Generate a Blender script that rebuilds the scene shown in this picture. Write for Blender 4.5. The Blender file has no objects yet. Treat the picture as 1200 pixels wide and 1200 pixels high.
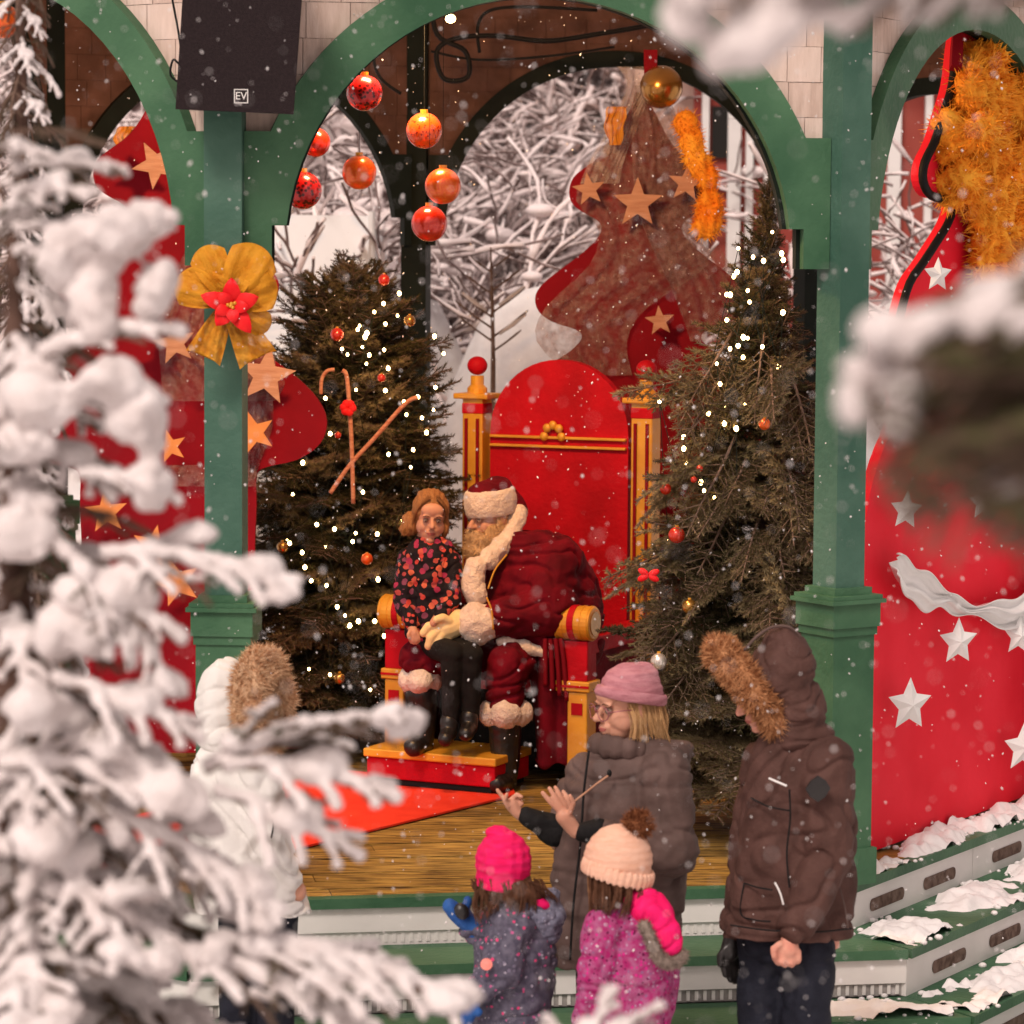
import bpy, bmesh, math, random
from mathutils import Vector as V, Matrix, noise, Euler
R = math.radians; pi = math.pi; sin = math.sin; cos = math.cos
scene = bpy.context.scene
col = scene.collection

# ---------------------------------------------------------------- camera
HC = 2.24
cam_d = bpy.data.cameras.new('camera'); cam = bpy.data.objects.new('camera', cam_d); col.objects.link(cam)
scene.camera = cam
cam_d.sensor_width = 36; cam_d.lens = 36*3604/1200
cam_d.clip_start = .1; cam_d.clip_end = 400
CR = Matrix.Rotation(R(90-4.76), 3, 'X') @ Matrix.Rotation(R(0.35), 3, 'Z')
cam.matrix_world = Matrix.Translation((0, 0, HC)) @ CR.to_4x4()
cam_d.dof.use_dof = True; cam_d.dof.focus_distance = 11.6; cam_d.dof.aperture_fstop = 3.9
# ---------------------------------------------------------------- overcast snowy daylight
world = bpy.data.worlds.new('World'); scene.world = world; world.use_nodes = True
wn = world.node_tree.nodes; wl = world.node_tree.links; wn.clear()
sky = wn.new('ShaderNodeTexSky'); sky.sky_type = 'NISHITA'; sky.sun_disc = False
sky.sun_elevation = R(48); sky.sun_rotation = R(204); sky.dust_density = 3; sky.air_density = 1
hs = wn.new('ShaderNodeHueSaturation'); hs.inputs['Saturation'].default_value = .12
wm = wn.new('ShaderNodeMix'); wm.data_type = 'RGBA'; wm.blend_type = 'MULTIPLY'; wm.inputs[0].default_value = 1
wm.inputs[7].default_value = (1.0, .83, .775, 1)
bg = wn.new('ShaderNodeBackground'); bg.inputs['Strength'].default_value = .105
wo = wn.new('ShaderNodeOutputWorld')
wl.new(sky.outputs[0], hs.inputs['Color']); wl.new(hs.outputs[0], wm.inputs[6]); wl.new(wm.outputs[2], bg.inputs[0]); wl.new(bg.outputs[0], wo.inputs[0])
sun_d = bpy.data.lights.new('sun', 'SUN'); sun = bpy.data.objects.new('sun', sun_d); col.objects.link(sun)
sun_d.energy = 1.5; sun_d.angle = R(14); sun_d.color = (1, .88, .79)
sun.rotation_euler = (R(42), 0, R(-24)); sun.location = (-3, -4, 8)
vs = scene.view_settings; scene.display_settings.display_device = 'sRGB'
vs.view_transform = 'Standard'; vs.look = 'None'; vs.exposure = 0.32; vs.gamma = 1; vs.use_curve_mapping = False
scene.cycles.use_denoising = True
scene.cycles.max_bounces = 6; scene.cycles.diffuse_bounces = 3; scene.cycles.glossy_bounces = 3; scene.cycles.transparent_max_bounces = 12

# ---------------------------------------------------------------- placing: a picture point at a given distance
def P(px, py, D):
    d = CR @ V(((px-600)/3604, -(py-600)/3604, -1))
    return V((0, 0, HC)) + d*(D/d.y)
def PPL(px, py, a, n):          # ... or on the plane through a with normal n
    d = CR @ V(((px-600)/3604, -(py-600)/3604, -1)); o = V((0, 0, HC))
    return o + d*((a-o).dot(n)/d.dot(n))
class F:                        # a frame at distance D; depths and radii in the same unit as px
    def __init__(s, D): s.D = D; s.s = 3604/D
    def p(s, x, y, d=0): return P(x, y, s.D + d/s.s)
    def r(s, v): return v/s.s

# ---------------------------------------------------------------- objects
def org(o):
    v = V((0, 0, 0))
    while o is not None: v += o.location; o = o.parent
    return v
def tag(o, label=None, cat=None, group=None, kind=None):
    if label: o['label'] = label
    if cat: o['category'] = cat
    if group: o['group'] = group
    if kind: o['kind'] = kind
    return o
def empty(name, loc, label, cat, group=None, rz=0):
    o = bpy.data.objects.new(name, None); col.objects.link(o); o.location = loc; o.rotation_euler = (0, 0, rz)
    o.empty_display_size = .1
    return tag(o, label, cat, group)
def link(name, me, m=None, parent=None, loc=(0, 0, 0)):
    o = bpy.data.objects.new(name, me); col.objects.link(o); o.location = loc
    if parent is not None: o.parent = parent
    if m is not None: me.materials.clear(); [me.materials.append(k) for k in (m if isinstance(m, (list, tuple)) else [m])]
    return o
class G:
    def __init__(s): s.v = []; s.f = []; s.m = []
    def add(s, vs, fs, mi=0):
        b = len(s.v); s.v += [tuple(v) for v in vs]; s.f += [tuple(b+i for i in f) for f in fs]; s.m += [mi]*len(fs); return s
    def box(s, c, sz, M=None, mi=0):
        c = V(c); vs = []
        for z in (-1, 1):
            for y in (-1, 1):
                for x in (-1, 1):
                    q = V((x*sz[0]/2, y*sz[1]/2, z*sz[2]/2)); vs.append(c + (M @ q if M else q))
        return s.add(vs, [(0, 2, 3, 1), (4, 5, 7, 6), (0, 1, 5, 4), (2, 6, 7, 3), (0, 4, 6, 2), (1, 3, 7, 5)], mi)
    def tube(s, pts, rs, n=8, cap=True, mi=0):
        pts = [V(p) for p in pts]; k = len(pts)
        if not isinstance(rs, (list, tuple)): rs = [rs]*k
        vs = []; fs = []; pv = None
        for i, p in enumerate(pts):
            t = (pts[min(i+1, k-1)] - pts[max(i-1, 0)])
            if t.length < 1e-9: t = V((0, 0, 1))
            t.normalize()
            if pv is None: a = t.orthogonal().normalized()
            else:
                a = pv - t*pv.dot(t); a = a.normalized() if a.length > 1e-6 else t.orthogonal().normalized()
            pv = a; b = t.cross(a)
            for j in range(n):
                th = 2*pi*j/n; vs.append(p + (a*cos(th) + b*sin(th))*rs[i])
        for i in range(k-1):
            for j in range(n):
                q = (j+1) % n; fs.append((i*n+j, i*n+q, (i+1)*n+q, (i+1)*n+j))
        if cap: fs.append(tuple(range(n-1, -1, -1))); fs.append(tuple((k-1)*n+j for j in range(n)))
        return s.add(vs, fs, mi)
    def ell(s, c, r, M=None, nu=14, nv=9, mi=0):
        c = V(c); vs = [c + (M @ V((0, 0, r[2])) if M else V((0, 0, r[2])))]; fs = []
        for i in range(1, nv):
            ph = pi*i/nv
            for j in range(nu):
                th = 2*pi*j/nu; q = V((r[0]*sin(ph)*cos(th), r[1]*sin(ph)*sin(th), r[2]*cos(ph))); vs.append(c + (M @ q if M else q))
        vs.append(c - (M @ V((0, 0, r[2])) if M else V((0, 0, r[2])))); L = len(vs)-1
        for j in range(nu):
            fs.append((0, 1+j, 1+(j+1) % nu)); b = 1+(nv-2)*nu; fs.append((L, b+(j+1) % nu, b+j))
        for i in range(nv-2):
            for j in range(nu):
                a = 1+i*nu; b = a+nu; q = (j+1) % nu; fs.append((a+j, b+j, b+q, a+q))
        return s.add(vs, fs, mi)
    def cap(s, p, q, r0, r1, n=14):             # rounded tapered limb
        p = V(p); q = V(q); d = q-p; L = d.length
        if L < 1e-6: return s.ell(p, (r0, r0, r0))
        d /= L; pts = []; rs = []
        for i in range(5): a = pi/2*(i/4); pts.append(p - d*r0*cos(a)); rs.append(max(r0*sin(a), r0*.05))
        for i in range(1, 5): a = pi/2*(i/4); pts.append(q + d*r1*sin(a)) ; rs.append(max(r1*cos(a), r1*.05))
        pts.insert(5, q); rs.insert(5, r1)
        return s.tube(pts, rs, n)
    def loft(s, rings, n=28, ex=2.0):                   # rings: (centre, rx vector, ry vector)
        vs = []; fs = []; k = len(rings)
        for c, a, b in rings:
            for j in range(n):
                th = 2*pi*j/n; ct, st = cos(th), sin(th)
                e = 2/ex; vs.append(V(c) + V(a)*math.copysign(abs(ct)**e, ct) + V(b)*math.copysign(abs(st)**e, st))
        for i in range(k-1):
            for j in range(n): q = (j+1) % n; fs.append((i*n+j, i*n+q, (i+1)*n+q, (i+1)*n+j))
        fs.append(tuple(range(n-1, -1, -1))); fs.append(tuple((k-1)*n+j for j in range(n)))
        return s.add(vs, fs)
    def prism(s, poly, o, u, w, n, t, mi=0):            # 2-D outline on frame (o,u,w), from 0 to t along n
        o = V(o); k = len(poly)
        A = [o + u*x + w*y for x, y in poly]; B = [a + n*t for a in A]
        return s.add(A+B, [tuple(range(k-1, -1, -1)), tuple(range(k, 2*k))] + [(i, (i+1) % k, k+(i+1) % k, k+i) for i in range(k)], mi)
    def mesh(s, name, off=None):
        me = bpy.data.meshes.new(name)
        vs = s.v if off is None else [(a-off.x, b-off.y, c-off.z) for a, b, c in s.v]
        me.from_pydata(vs, [], s.f)
        if any(s.m): me.polygons.foreach_set('material_index', s.m)
        me.update(); return me
    def build(s, name, m, parent=None, smooth=False, local=False, fix=True):
        me = s.mesh(name, None if (local or parent is None) else org(parent))
        if fix:
            bm = bmesh.new(); bm.from_mesh(me); bmesh.ops.recalc_face_normals(bm, faces=bm.faces); bm.to_mesh(me); bm.free()
        if smooth: me.polygons.foreach_set('use_smooth', [True]*len(me.polygons))
        return link(name, me, m, parent)
def top(o, label, cat, group=None, kind=None):          # one-mesh thing: move its origin to the base of the mesh
    me = o.data; n = len(me.vertices)
    cs = [v.co for v in me.vertices]; lo = V((sum(c.x for c in cs)/n, sum(c.y for c in cs)/n, min(c.z for c in cs)))
    me.transform(Matrix.Translation(-lo)); o.location = lo
    return tag(o, label, cat, group, kind)

def blob(name, g, m, parent=None, vox=.006, smooth=4, disp=0, dscale=6, fold=None, cut=None, local=False, fur=0, furlen=.02, dir=None):
    me = g.mesh(name); tmp = bpy.data.objects.new('tmp', me); col.objects.link(tmp)
    md = tmp.modifiers.new('r', 'REMESH'); md.mode = 'VOXEL'; md.voxel_size = vox; md.use_smooth_shade = True
    if smooth: sm = tmp.modifiers.new('s', 'SMOOTH'); sm.iterations = smooth; sm.factor = .5
    dg = bpy.context.evaluated_depsgraph_get(); me2 = bpy.data.meshes.new_from_object(tmp.evaluated_get(dg)); me2.name = name
    bpy.data.objects.remove(tmp); bpy.data.meshes.remove(me)
    if disp or fold:
        ns = [v.normal.copy() for v in me2.vertices]
        for v, nn in zip(me2.vertices, ns):
            c = v.co; h = 0
            if disp: h += disp*(noise.noise(c*dscale) + .5*noise.noise(c*dscale*2.3))
            if fold: h += fold(c)
            v.co = c + nn*h
    if cut:
        bm = bmesh.new(); bm.from_mesh(me2)
        bmesh.ops.bisect_plane(bm, geom=bm.verts[:]+bm.edges[:]+bm.faces[:], plane_co=cut[0], plane_no=cut[1], clear_outer=True)
        bm.to_mesh(me2); bm.free()
    if fur:
        rnd = random.Random(3); gg = G(); A = [p for p in me2.polygons]; step = max(1, len(A)//fur) if fur < len(A) else 1
        rep = max(1, fur//max(1, len(A)))
        for p in A[::step]:
            for _ in range(rep):
                n = p.normal; c = p.center; t = n.orthogonal()
                d = (n + V((rnd.uniform(-.8, .8), rnd.uniform(-.8, .8), rnd.uniform(-1.0, .4)))).normalized()*furlen*rnd.uniform(.5, 1.3)
                s = d.cross(n + V((.1, .3, .2))).normalized()*furlen*.09; gg.add([c-s, c+s, c+d], [(0, 1, 2)])
        b = len(me2.vertices)
        vs = [v.co[:] for v in me2.vertices]; fs = [tuple(p.vertices) for p in me2.polygons]
        g3 = G(); g3.v = vs; g3.f = fs; g3.m = [0]*len(fs); g3.add(gg.v, gg.f); bpy.data.meshes.remove(me2); me2 = g3.mesh(name)
    if not local and parent is not None: me2.transform(Matrix.Translation(-org(parent)))
    me2.polygons.foreach_set('use_smooth', [True]*len(me2.polygons)); me2.update()
    return link(name, me2, m, parent)

# ---------------------------------------------------------------- materials
def mat(name, c, rough=.6, c2=None, scale=6, bump=0, bscale=60, metal=0, sheen=0, detail=4, trans=0, coat=0, stretch=None, emit=None, es=0, sss=0, lo=.35, hi=.65, flecks=0):
    m = bpy.data.materials.new(name); m.use_nodes = True; nt = m.node_tree; N = nt.nodes; L = nt.links; b = N['Principled BSDF']
    b.inputs['Base Color'].default_value = (*c, 1); b.inputs['Roughness'].default_value = rough; b.inputs['Metallic'].default_value = metal
    if rough >= .5 and not metal: b.inputs['Specular IOR Level'].default_value = .18
    if sheen: b.inputs['Sheen Weight'].default_value = sheen
    if coat: b.inputs['Coat Weight'].default_value = coat; b.inputs['Coat Roughness'].default_value = .15
    if sss: b.inputs['Subsurface Weight'].default_value = sss; b.inputs['Subsurface Radius'].default_value = (1, .4, .25); b.inputs['Subsurface Scale'].default_value = .01
    if emit: b.inputs['Emission Color'].default_value = (*emit, 1); b.inputs['Emission Strength'].default_value = es
    tc = N.new('ShaderNodeTexCoord'); mp = N.new('ShaderNodeMapping'); L.new(tc.outputs['Object'], mp.inputs[0])
    if stretch: mp.inputs['Scale'].default_value = stretch
    if c2:
        n = N.new('ShaderNodeTexNoise'); n.inputs['Scale'].default_value = scale; n.inputs['Detail'].default_value = detail; L.new(mp.outputs[0], n.inputs['Vector'])
        rp = N.new('ShaderNodeValToRGB'); rp.color_ramp.elements[0].position = lo; rp.color_ramp.elements[1].position = hi
        rp.color_ramp.elements[0].color = (*c, 1); rp.color_ramp.elements[1].color = (*c2, 1)
        L.new(n.outputs[0], rp.inputs[0]); L.new(rp.outputs[0], b.inputs['Base Color'])
    if bump:
        n2 = N.new('ShaderNodeTexNoise'); n2.inputs['Scale'].default_value = bscale; n2.inputs['Detail'].default_value = 5; L.new(mp.outputs[0], n2.inputs['Vector'])
        bp = N.new('ShaderNodeBump'); bp.inputs['Strength'].default_value = bump; bp.inputs['Distance'].default_value = .01
        L.new(n2.outputs[0], bp.inputs['Height']); L.new(bp.outputs[0], b.inputs['Normal'])
    if trans:
        t = N.new('ShaderNodeBsdfTransparent'); mx = N.new('ShaderNodeMixShader'); o = N['Material Output']
        n3 = N.new('ShaderNodeTexNoise'); n3.inputs['Scale'].default_value = 22; n3.inputs['Detail'].default_value = 3; L.new(mp.outputs[0], n3.inputs['Vector'])
        mr = N.new('ShaderNodeMapRange'); mr.inputs[1].default_value = .3; mr.inputs[2].default_value = .7
        mr.inputs[3].default_value = max(0, trans-.25); mr.inputs[4].default_value = min(1, trans+.25)
        L.new(n3.outputs[0], mr.inputs[0]); L.new(mr.outputs[0], mx.inputs[0]); L.new(b.outputs[0], mx.inputs[1]); L.new(t.outputs[0], mx.inputs[2]); L.new(mx.outputs[0], o.inputs[0])
    return m
def print_mat(name, base, cols, scale=60, thr=.5, base2=None, rough=.7):     # printed fabric: coloured cells on a base
    m = mat(name, base, rough, base2, 50, .25, 200); nt = m.node_tree; N = nt.nodes; L = nt.links; b = N['Principled BSDF']
    tc = N.new('ShaderNodeTexCoord'); vo = N.new('ShaderNodeTexVoronoi'); vo.inputs['Scale'].default_value = scale; L.new(tc.outputs['Object'], vo.inputs['Vector'])
    nz = N.new('ShaderNodeTexNoise'); nz.inputs['Scale'].default_value = scale*.9; L.new(tc.outputs['Object'], nz.inputs['Vector'])
    ad = N.new('ShaderNodeMath'); ad.operation = 'MULTIPLY_ADD'; ad.inputs[1].default_value = .7; L.new(nz.outputs[0], ad.inputs[0]); L.new(vo.outputs['Distance'], ad.inputs[2])
    lt = N.new('ShaderNodeMath'); lt.operation = 'LESS_THAN'; lt.inputs[1].default_value = thr+.2; L.new(ad.outputs[0], lt.inputs[0])
    rp = N.new('ShaderNodeValToRGB'); rp.color_ramp.interpolation = 'CONSTANT'; sp = N.new('ShaderNodeSeparateColor'); L.new(vo.outputs['Color'], sp.inputs[0]); L.new(sp.outputs[0], rp.inputs[0])
    e = rp.color_ramp.elements
    while len(e) < len(cols): e.new(.5)
    for i, c in enumerate(cols): e[i].position = i/len(cols); e[i].color = (*c, 1)
    mx = N.new('ShaderNodeMix'); mx.data_type = 'RGBA'
    src = b.inputs['Base Color'].links
    if src: L.new(src[0].from_socket, mx.inputs[6])
    else: mx.inputs[6].default_value = (*base, 1)
    L.new(rp.outputs[0], mx.inputs[7]); L.new(lt.outputs[0], mx.inputs[0]); L.new(mx.outputs[2], b.inputs['Base Color'])
    return m
M = {}
M['green'] = mat('green_paint', (.034, .098, .050), .5, (.070, .160, .085), 3, .35, 45)
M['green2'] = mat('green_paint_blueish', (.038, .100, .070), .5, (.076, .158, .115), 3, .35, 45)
M['dgreen'] = mat('dark_green_shaded', (.005, .009, .006), .6, (.010, .016, .010), 5, .1, 30)  # on inner and rear timber the near-black is interior shade painted in
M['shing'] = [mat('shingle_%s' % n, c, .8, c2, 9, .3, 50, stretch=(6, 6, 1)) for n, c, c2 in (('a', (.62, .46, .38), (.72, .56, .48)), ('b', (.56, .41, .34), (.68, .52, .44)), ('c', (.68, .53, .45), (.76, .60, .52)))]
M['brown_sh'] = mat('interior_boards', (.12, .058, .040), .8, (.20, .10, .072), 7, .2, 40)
M['white_p'] = mat('white_paint', (.72, .69, .66), .5, (.8, .77, .74), 4, .1, 30)
M['plank'] = [mat('plank_%s' % n, c, .65, c2, 5, .5, 30, stretch=(1.2, 9, 9)) for n, c, c2 in (('a', (.10, .05, .012), (.40, .23, .05)), ('b', (.14, .075, .018), (.48, .28, .065)), ('c', (.06, .035, .010), (.28, .16, .04)))]
M['grille'] = mat('vent_grey', (.28, .26, .25), .6, (.4, .37, .35), 20)
M['dark'] = mat('dark_recess', (.02, .018, .016), .8)
M['snow'] = mat('snow', (.66, .59, .575), .75, (.80, .74, .73), 14, .6, 45)
M['snowg'] = mat('ground_snow', (.7, .69, .7), .8, (.85, .83, .83), 1.3, .5, 8)
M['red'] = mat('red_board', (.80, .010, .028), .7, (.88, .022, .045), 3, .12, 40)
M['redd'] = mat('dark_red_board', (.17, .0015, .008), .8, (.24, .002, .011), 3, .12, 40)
M['gold'] = mat('gold_paint', (.62, .27, .02), .4, (.78, .38, .035), 6, .15, 40, metal=.2)
M['velvet'] = mat('red_velvet', (.075, .0008, .006), .85, (.17, .0015, .011), 8, .3, 40)
M['throne_red'] = mat('throne_red', (.36, .001, .008), .65, (.54, .002, .013), 4, .3, 50)
M['fleece'] = mat('white_fleece', (.74, .58, .48), .9, (.82, .68, .58), 30, .8, 110, sheen=.3)
M['glove'] = mat('white_glove', (.84, .62, .30), .8, (.9, .70, .38), 20, .2, 80)
M['black'] = mat('black_leather', (.012, .010, .010), .35, (.02, .017, .016), 12, .4, 30)
M['blackc'] = mat('black_cloth', (.007, .0065, .007), .8, (.014, .013, .013), 20, .3, 90)
M['skin'] = mat('skin', (.55, .27, .18), .5, (.62, .32, .22), 18, .06, 120, sss=.12)
M['skinr'] = mat('skin_cold_hand', (.62, .26, .19), .5, (.68, .34, .25), 30, .06, 120, sss=.12)
M['lip'] = mat('lip', (.42, .11, .09), .45)
M['eye'] = mat('eye_dark', (.03, .02, .015), .25)
M['eyew'] = mat('eye_white', (.30, .20, .16), .3)
M['beard'] = mat('blond_beard', (.55, .34, .17), .85, (.68, .46, .26), 40, .9, 90, stretch=(1, 1, .3))
M['blond'] = mat('blond_hair', (.42, .22, .09), .6, (.62, .38, .18), 60, .4, 120, stretch=(3, 3, .4))
M['brownh'] = mat('brown_hair', (.07, .028, .014), .6, (.15, .065, .035), 60, .4, 120, stretch=(3, 3, .4))
M['ginger'] = mat('light_brown_hair', (.26, .11, .04), .6, (.38, .18, .07), 60, .4, 120, stretch=(3, 3, .4))
M['taupe'] = mat('taupe_puffer', (.080, .050, .043), .7, (.125, .080, .070), 9, .35, 40)
M['brownc'] = mat('brown_parka', (.062, .029, .023), .75, (.100, .049, .040), 12, .35, 90)
M['furb'] = mat('ginger_fur', (.36, .15, .06), .8, (.60, .30, .14), 45, .6, 150)
M['furg'] = mat('grey_fur', (.22, .17, .14), .8, (.4, .32, .27), 60, .6, 150)
M['furt'] = mat('tan_fur', (.62, .34, .18), .8, (.85, .60, .38), 45, .6, 150)
M['furd'] = mat('brown_pompom', (.16, .05, .02), .8, (.32, .12, .05), 60, .6, 150)
M['whitec'] = mat('white_coat', (.76, .74, .70), .6, (.84, .82, .78), 9, .25, 50)
M['navy'] = mat('navy_trousers', (.008, .009, .016), .75, (.017, .019, .03), 14, .3, 70)
M['mauve'] = mat('mauve_knit', (.44, .17, .20), .85, (.56, .25, .28), 25, .6, 140, stretch=(1, 1, 4))
M['hotpink'] = mat('hot_pink_knit', (.80, .006, .10), .8, (.88, .015, .15), 25, .6, 140, stretch=(1, 1, 4))
M['pinkc'] = mat('hot_pink_hood', (.78, .006, .11), .7, (.86, .015, .17), 9, .3, 50)
M['peach'] = mat('peach_knit', (.82, .46, .32), .85, (.88, .54, .40), 25, .6, 140, stretch=(1, 1, 4))
M['blueg'] = mat('blue_mitten', (.02, .07, .26), .6, (.03, .12, .36), 9, .3, 60)
M['wood'] = mat('plywood_star', (.42, .21, .13), .7, (.52, .29, .19), 9, .2, 40, stretch=(1, 1, 7))
M['wood2'] = mat('orange_wood_star', (.60, .22, .07), .7, (.7, .3, .1), 9, .2, 40)
M['wstar'] = mat('white_star', (.80, .78, .76), .6, (.86, .84, .82), 9, .15, 40)
M['tulle'] = mat('brown_tulle', (.19, .105, .10), .8, (.34, .22, .21), 45, .5, 60, trans=.58)
M['gauze'] = mat('pale_gauze', (.45, .36, .33), .8, (.6, .52, .5), 10, .4, 30, trans=.62)
M['orange'] = mat('orange_tulle', (.84, .25, .012), .7, (.95, .48, .05), 8, .8, 22, lo=.3, hi=.7)
M['ribbon'] = mat('gold_mesh_ribbon', (.55, .20, .008), .6, (.80, .36, .025), 22, .5, 120, trans=.06)
M['poin'] = mat('poinsettia_red', (.74, .006, .012), .5, (.82, .02, .02), 9, .3, 40)
M['carpet'] = mat('red_carpet', (.72, .035, .014), .9, (.80, .05, .02), 8, .4, 150)
M['bauble_r'] = mat('red_bauble', (.55, .012, .008), .22, (.68, .05, .015), 20, coat=.6, metal=.35)
M['bauble_o'] = mat('orange_bauble', (.80, .085, .012), .28, (.85, .17, .02), 9, coat=.5, metal=.4)
M['bauble_g'] = mat('gold_bauble', (.35, .17, .03), .25, (.5, .25, .05), 9, coat=.5, metal=.8)
M['bauble_w'] = mat('silver_bauble', (.7, .62, .55), .25, coat=.5, metal=.7)
M['needle'] = mat('spruce_needles', (.018, .020, .007), .6, (.060, .052, .020), 3.5)
M['needle2'] = mat('light_spruce_needles', (.095, .075, .032), .6, (.20, .155, .08), 3.5)
M['needlef'] = mat('dark_spruce_needles', (.045, .045, .020), .6, (.13, .115, .06), 5)
M['bark'] = mat('bark', (.055, .030, .022), .9, (.13, .075, .058), 18, .8, 40)
M['twig'] = mat('twig_bark', (.12, .075, .055), .9, (.2, .13, .10), 18, .3, 40)
M['bulb'] = mat('warm_bulb', (1, .8, .5), .4, emit=(1, .66, .26), es=22)
M['bulbr'] = mat('red_bulb', (1, .1, .05), .4, emit=(1, .10, .03), es=5)
M['speaker'] = mat('speaker_grille', (.014, .008, .009), .7, (.022, .013, .014), 120, .5, 300)
M['cable'] = mat('black_cable', (.008, .008, .008), .6)
M['glass'] = mat('spectacle_frame', (.30, .08, .10), .3, metal=.3)
M['pinkwall'] = mat('far_pale_wall', (.62, .42, .34), .9, (.68, .48, .4), 2)
M['redwall'] = mat('far_red_wall', (.28, .05, .04), .9, (.34, .08, .06), 2)
M['tentw'] = mat('tent_canvas', (.86, .86, .86), .7, (.9, .9, .9), 3)
M['snow2'] = mat('fresh_snow', (.74, .70, .69), .75, (.82, .79, .78), 9, .35, 35)
M['slot'] = mat('vent_slot_brown', (.10, .06, .045), .8, (.22, .15, .12), 30)
M['bgsnow'] = mat('branch_snow', (.82, .70, .68), .8, (.90, .80, .78), 9, .3, 35); M['bglimb'] = mat('far_bark', (.12, .08, .07), .9, (.25, .18, .17), 9)
M['needleg'] = mat('green_needles', (.10, .12, .04), .6, (.24, .235, .11), 9)
# ================================================================ THE SETTING
def grid_sheet(name, x0, x1, y0, y1, nx, ny, zf, m):
    g = G(); vs = []; fs = []
    for j in range(ny+1):
        for i in range(nx+1):
            x = x0+(x1-x0)*i/nx; y = y0+(y1-y0)*j/ny; vs.append((x, y, zf(x, y)))
    for j in range(ny):
        for i in range(nx): a = j*(nx+1)+i; fs.append((a, a+1, a+nx+2, a+nx+1))
    g.add(vs, fs); return g.build(name, m, smooth=True, fix=False)
GZ = -.68
def gz(x, y):
    h = GZ
    if y > 17: h += (y-17)*.10 + max(0, y-26)*.32
    if abs(x) > 14: h += (abs(x)-14)*.08
    if y > 17 or y < 7: h += .12*noise.noise(V((x*.4, y*.4, 0)))
    return h
tag(grid_sheet('ground', -90, 90, -40, 140, 90, 90, gz, M['snowg']), kind='structure')

V8 = [V((-.988, 10.6, 0)), V((1.17, 10.95, 0)), V((2.32, 12.75, 0)), V((2.65, 14.6, 0)), V((1.53, 15.9, 0)), V((-.5, 15.8, 0)), V((-2.25, 14.9, 0)), V((-2.95, 11.95, 0))]
def offset(poly, d):
    n = len(poly); out = []
    for i in range(n):
        a, b, c = poly[i-1], poly[i], poly[(i+1) % n]
        e1 = (b-a).normalized(); e2 = (c-b).normalized(); n1 = V((e1.y, -e1.x, 0)); n2 = V((e2.y, -e2.x, 0))
        k = (n1+n2); k = k/(1+n1.dot(n2)); out.append(b + k*d)
    return out
UP = V((0, 0, 1))
gaz = empty('gazebo', (0, 13.2, 0), 'green timber pavilion with round arches, pale shingled upper walls and a plank stage', 'pavilion')
# foundation under the stage
g = G(); pl = offset(V8, .06); g.prism([(p.x, p.y) for p in pl], (0, 0, GZ-.02), V((1, 0, 0)), V((0, 1, 0)), UP, abs(GZ)-.035+.02); g.build('foundation', M['white_p'], gaz)
# planked floor, boards parallel to the front edge
fl = G().prism([(p.x, p.y) for p in offset(V8, .05)], (0, 0, -.0345), V((1, 0, 0)), V((0, 1, 0)), UP, .006).build('floor', M['dark'], gaz)
def clip(poly, p, n):
    out = []
    for i in range(len(poly)):
        a, b = poly[i-1], poly[i]; da = (a-p).dot(n); db = (b-p).dot(n)
        if (da >= 0) != (db >= 0): out.append(a + (b-a)*(da/(da-db)))
        if db >= 0: out.append(b)
    return out
eu = (V8[1]-V8[0]).normalized(); en = V((-eu.y, eu.x, 0)); fp = offset(V8, .035)
random.seed(4); k = 0
while k < 44:
    a = V8[0] + en*(-.04 + k*.135)
    for (s0, s1) in ((-9, random.uniform(-1.2, 1.2)), (None, 9)):
        if s0 is None: s0 = last
        last = s1
        q = clip(clip(fp, a + en*.003, en), a + en*.1255, -en)
        q = clip(clip(q, a + eu*(s0+.0015+1), eu), a + eu*(s1-.0015+1), -eu) if len(q) > 2 else q
        if len(q) < 3: continue
        dz = random.uniform(-.002, .002)
        G().prism([(p.x, p.y) for p in q], (0, 0, -.028+dz), V((1, 0, 0)), V((0, 1, 0)), UP, .027).build('plank', random.choice(M['plank']), fl)
    k += 1
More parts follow.
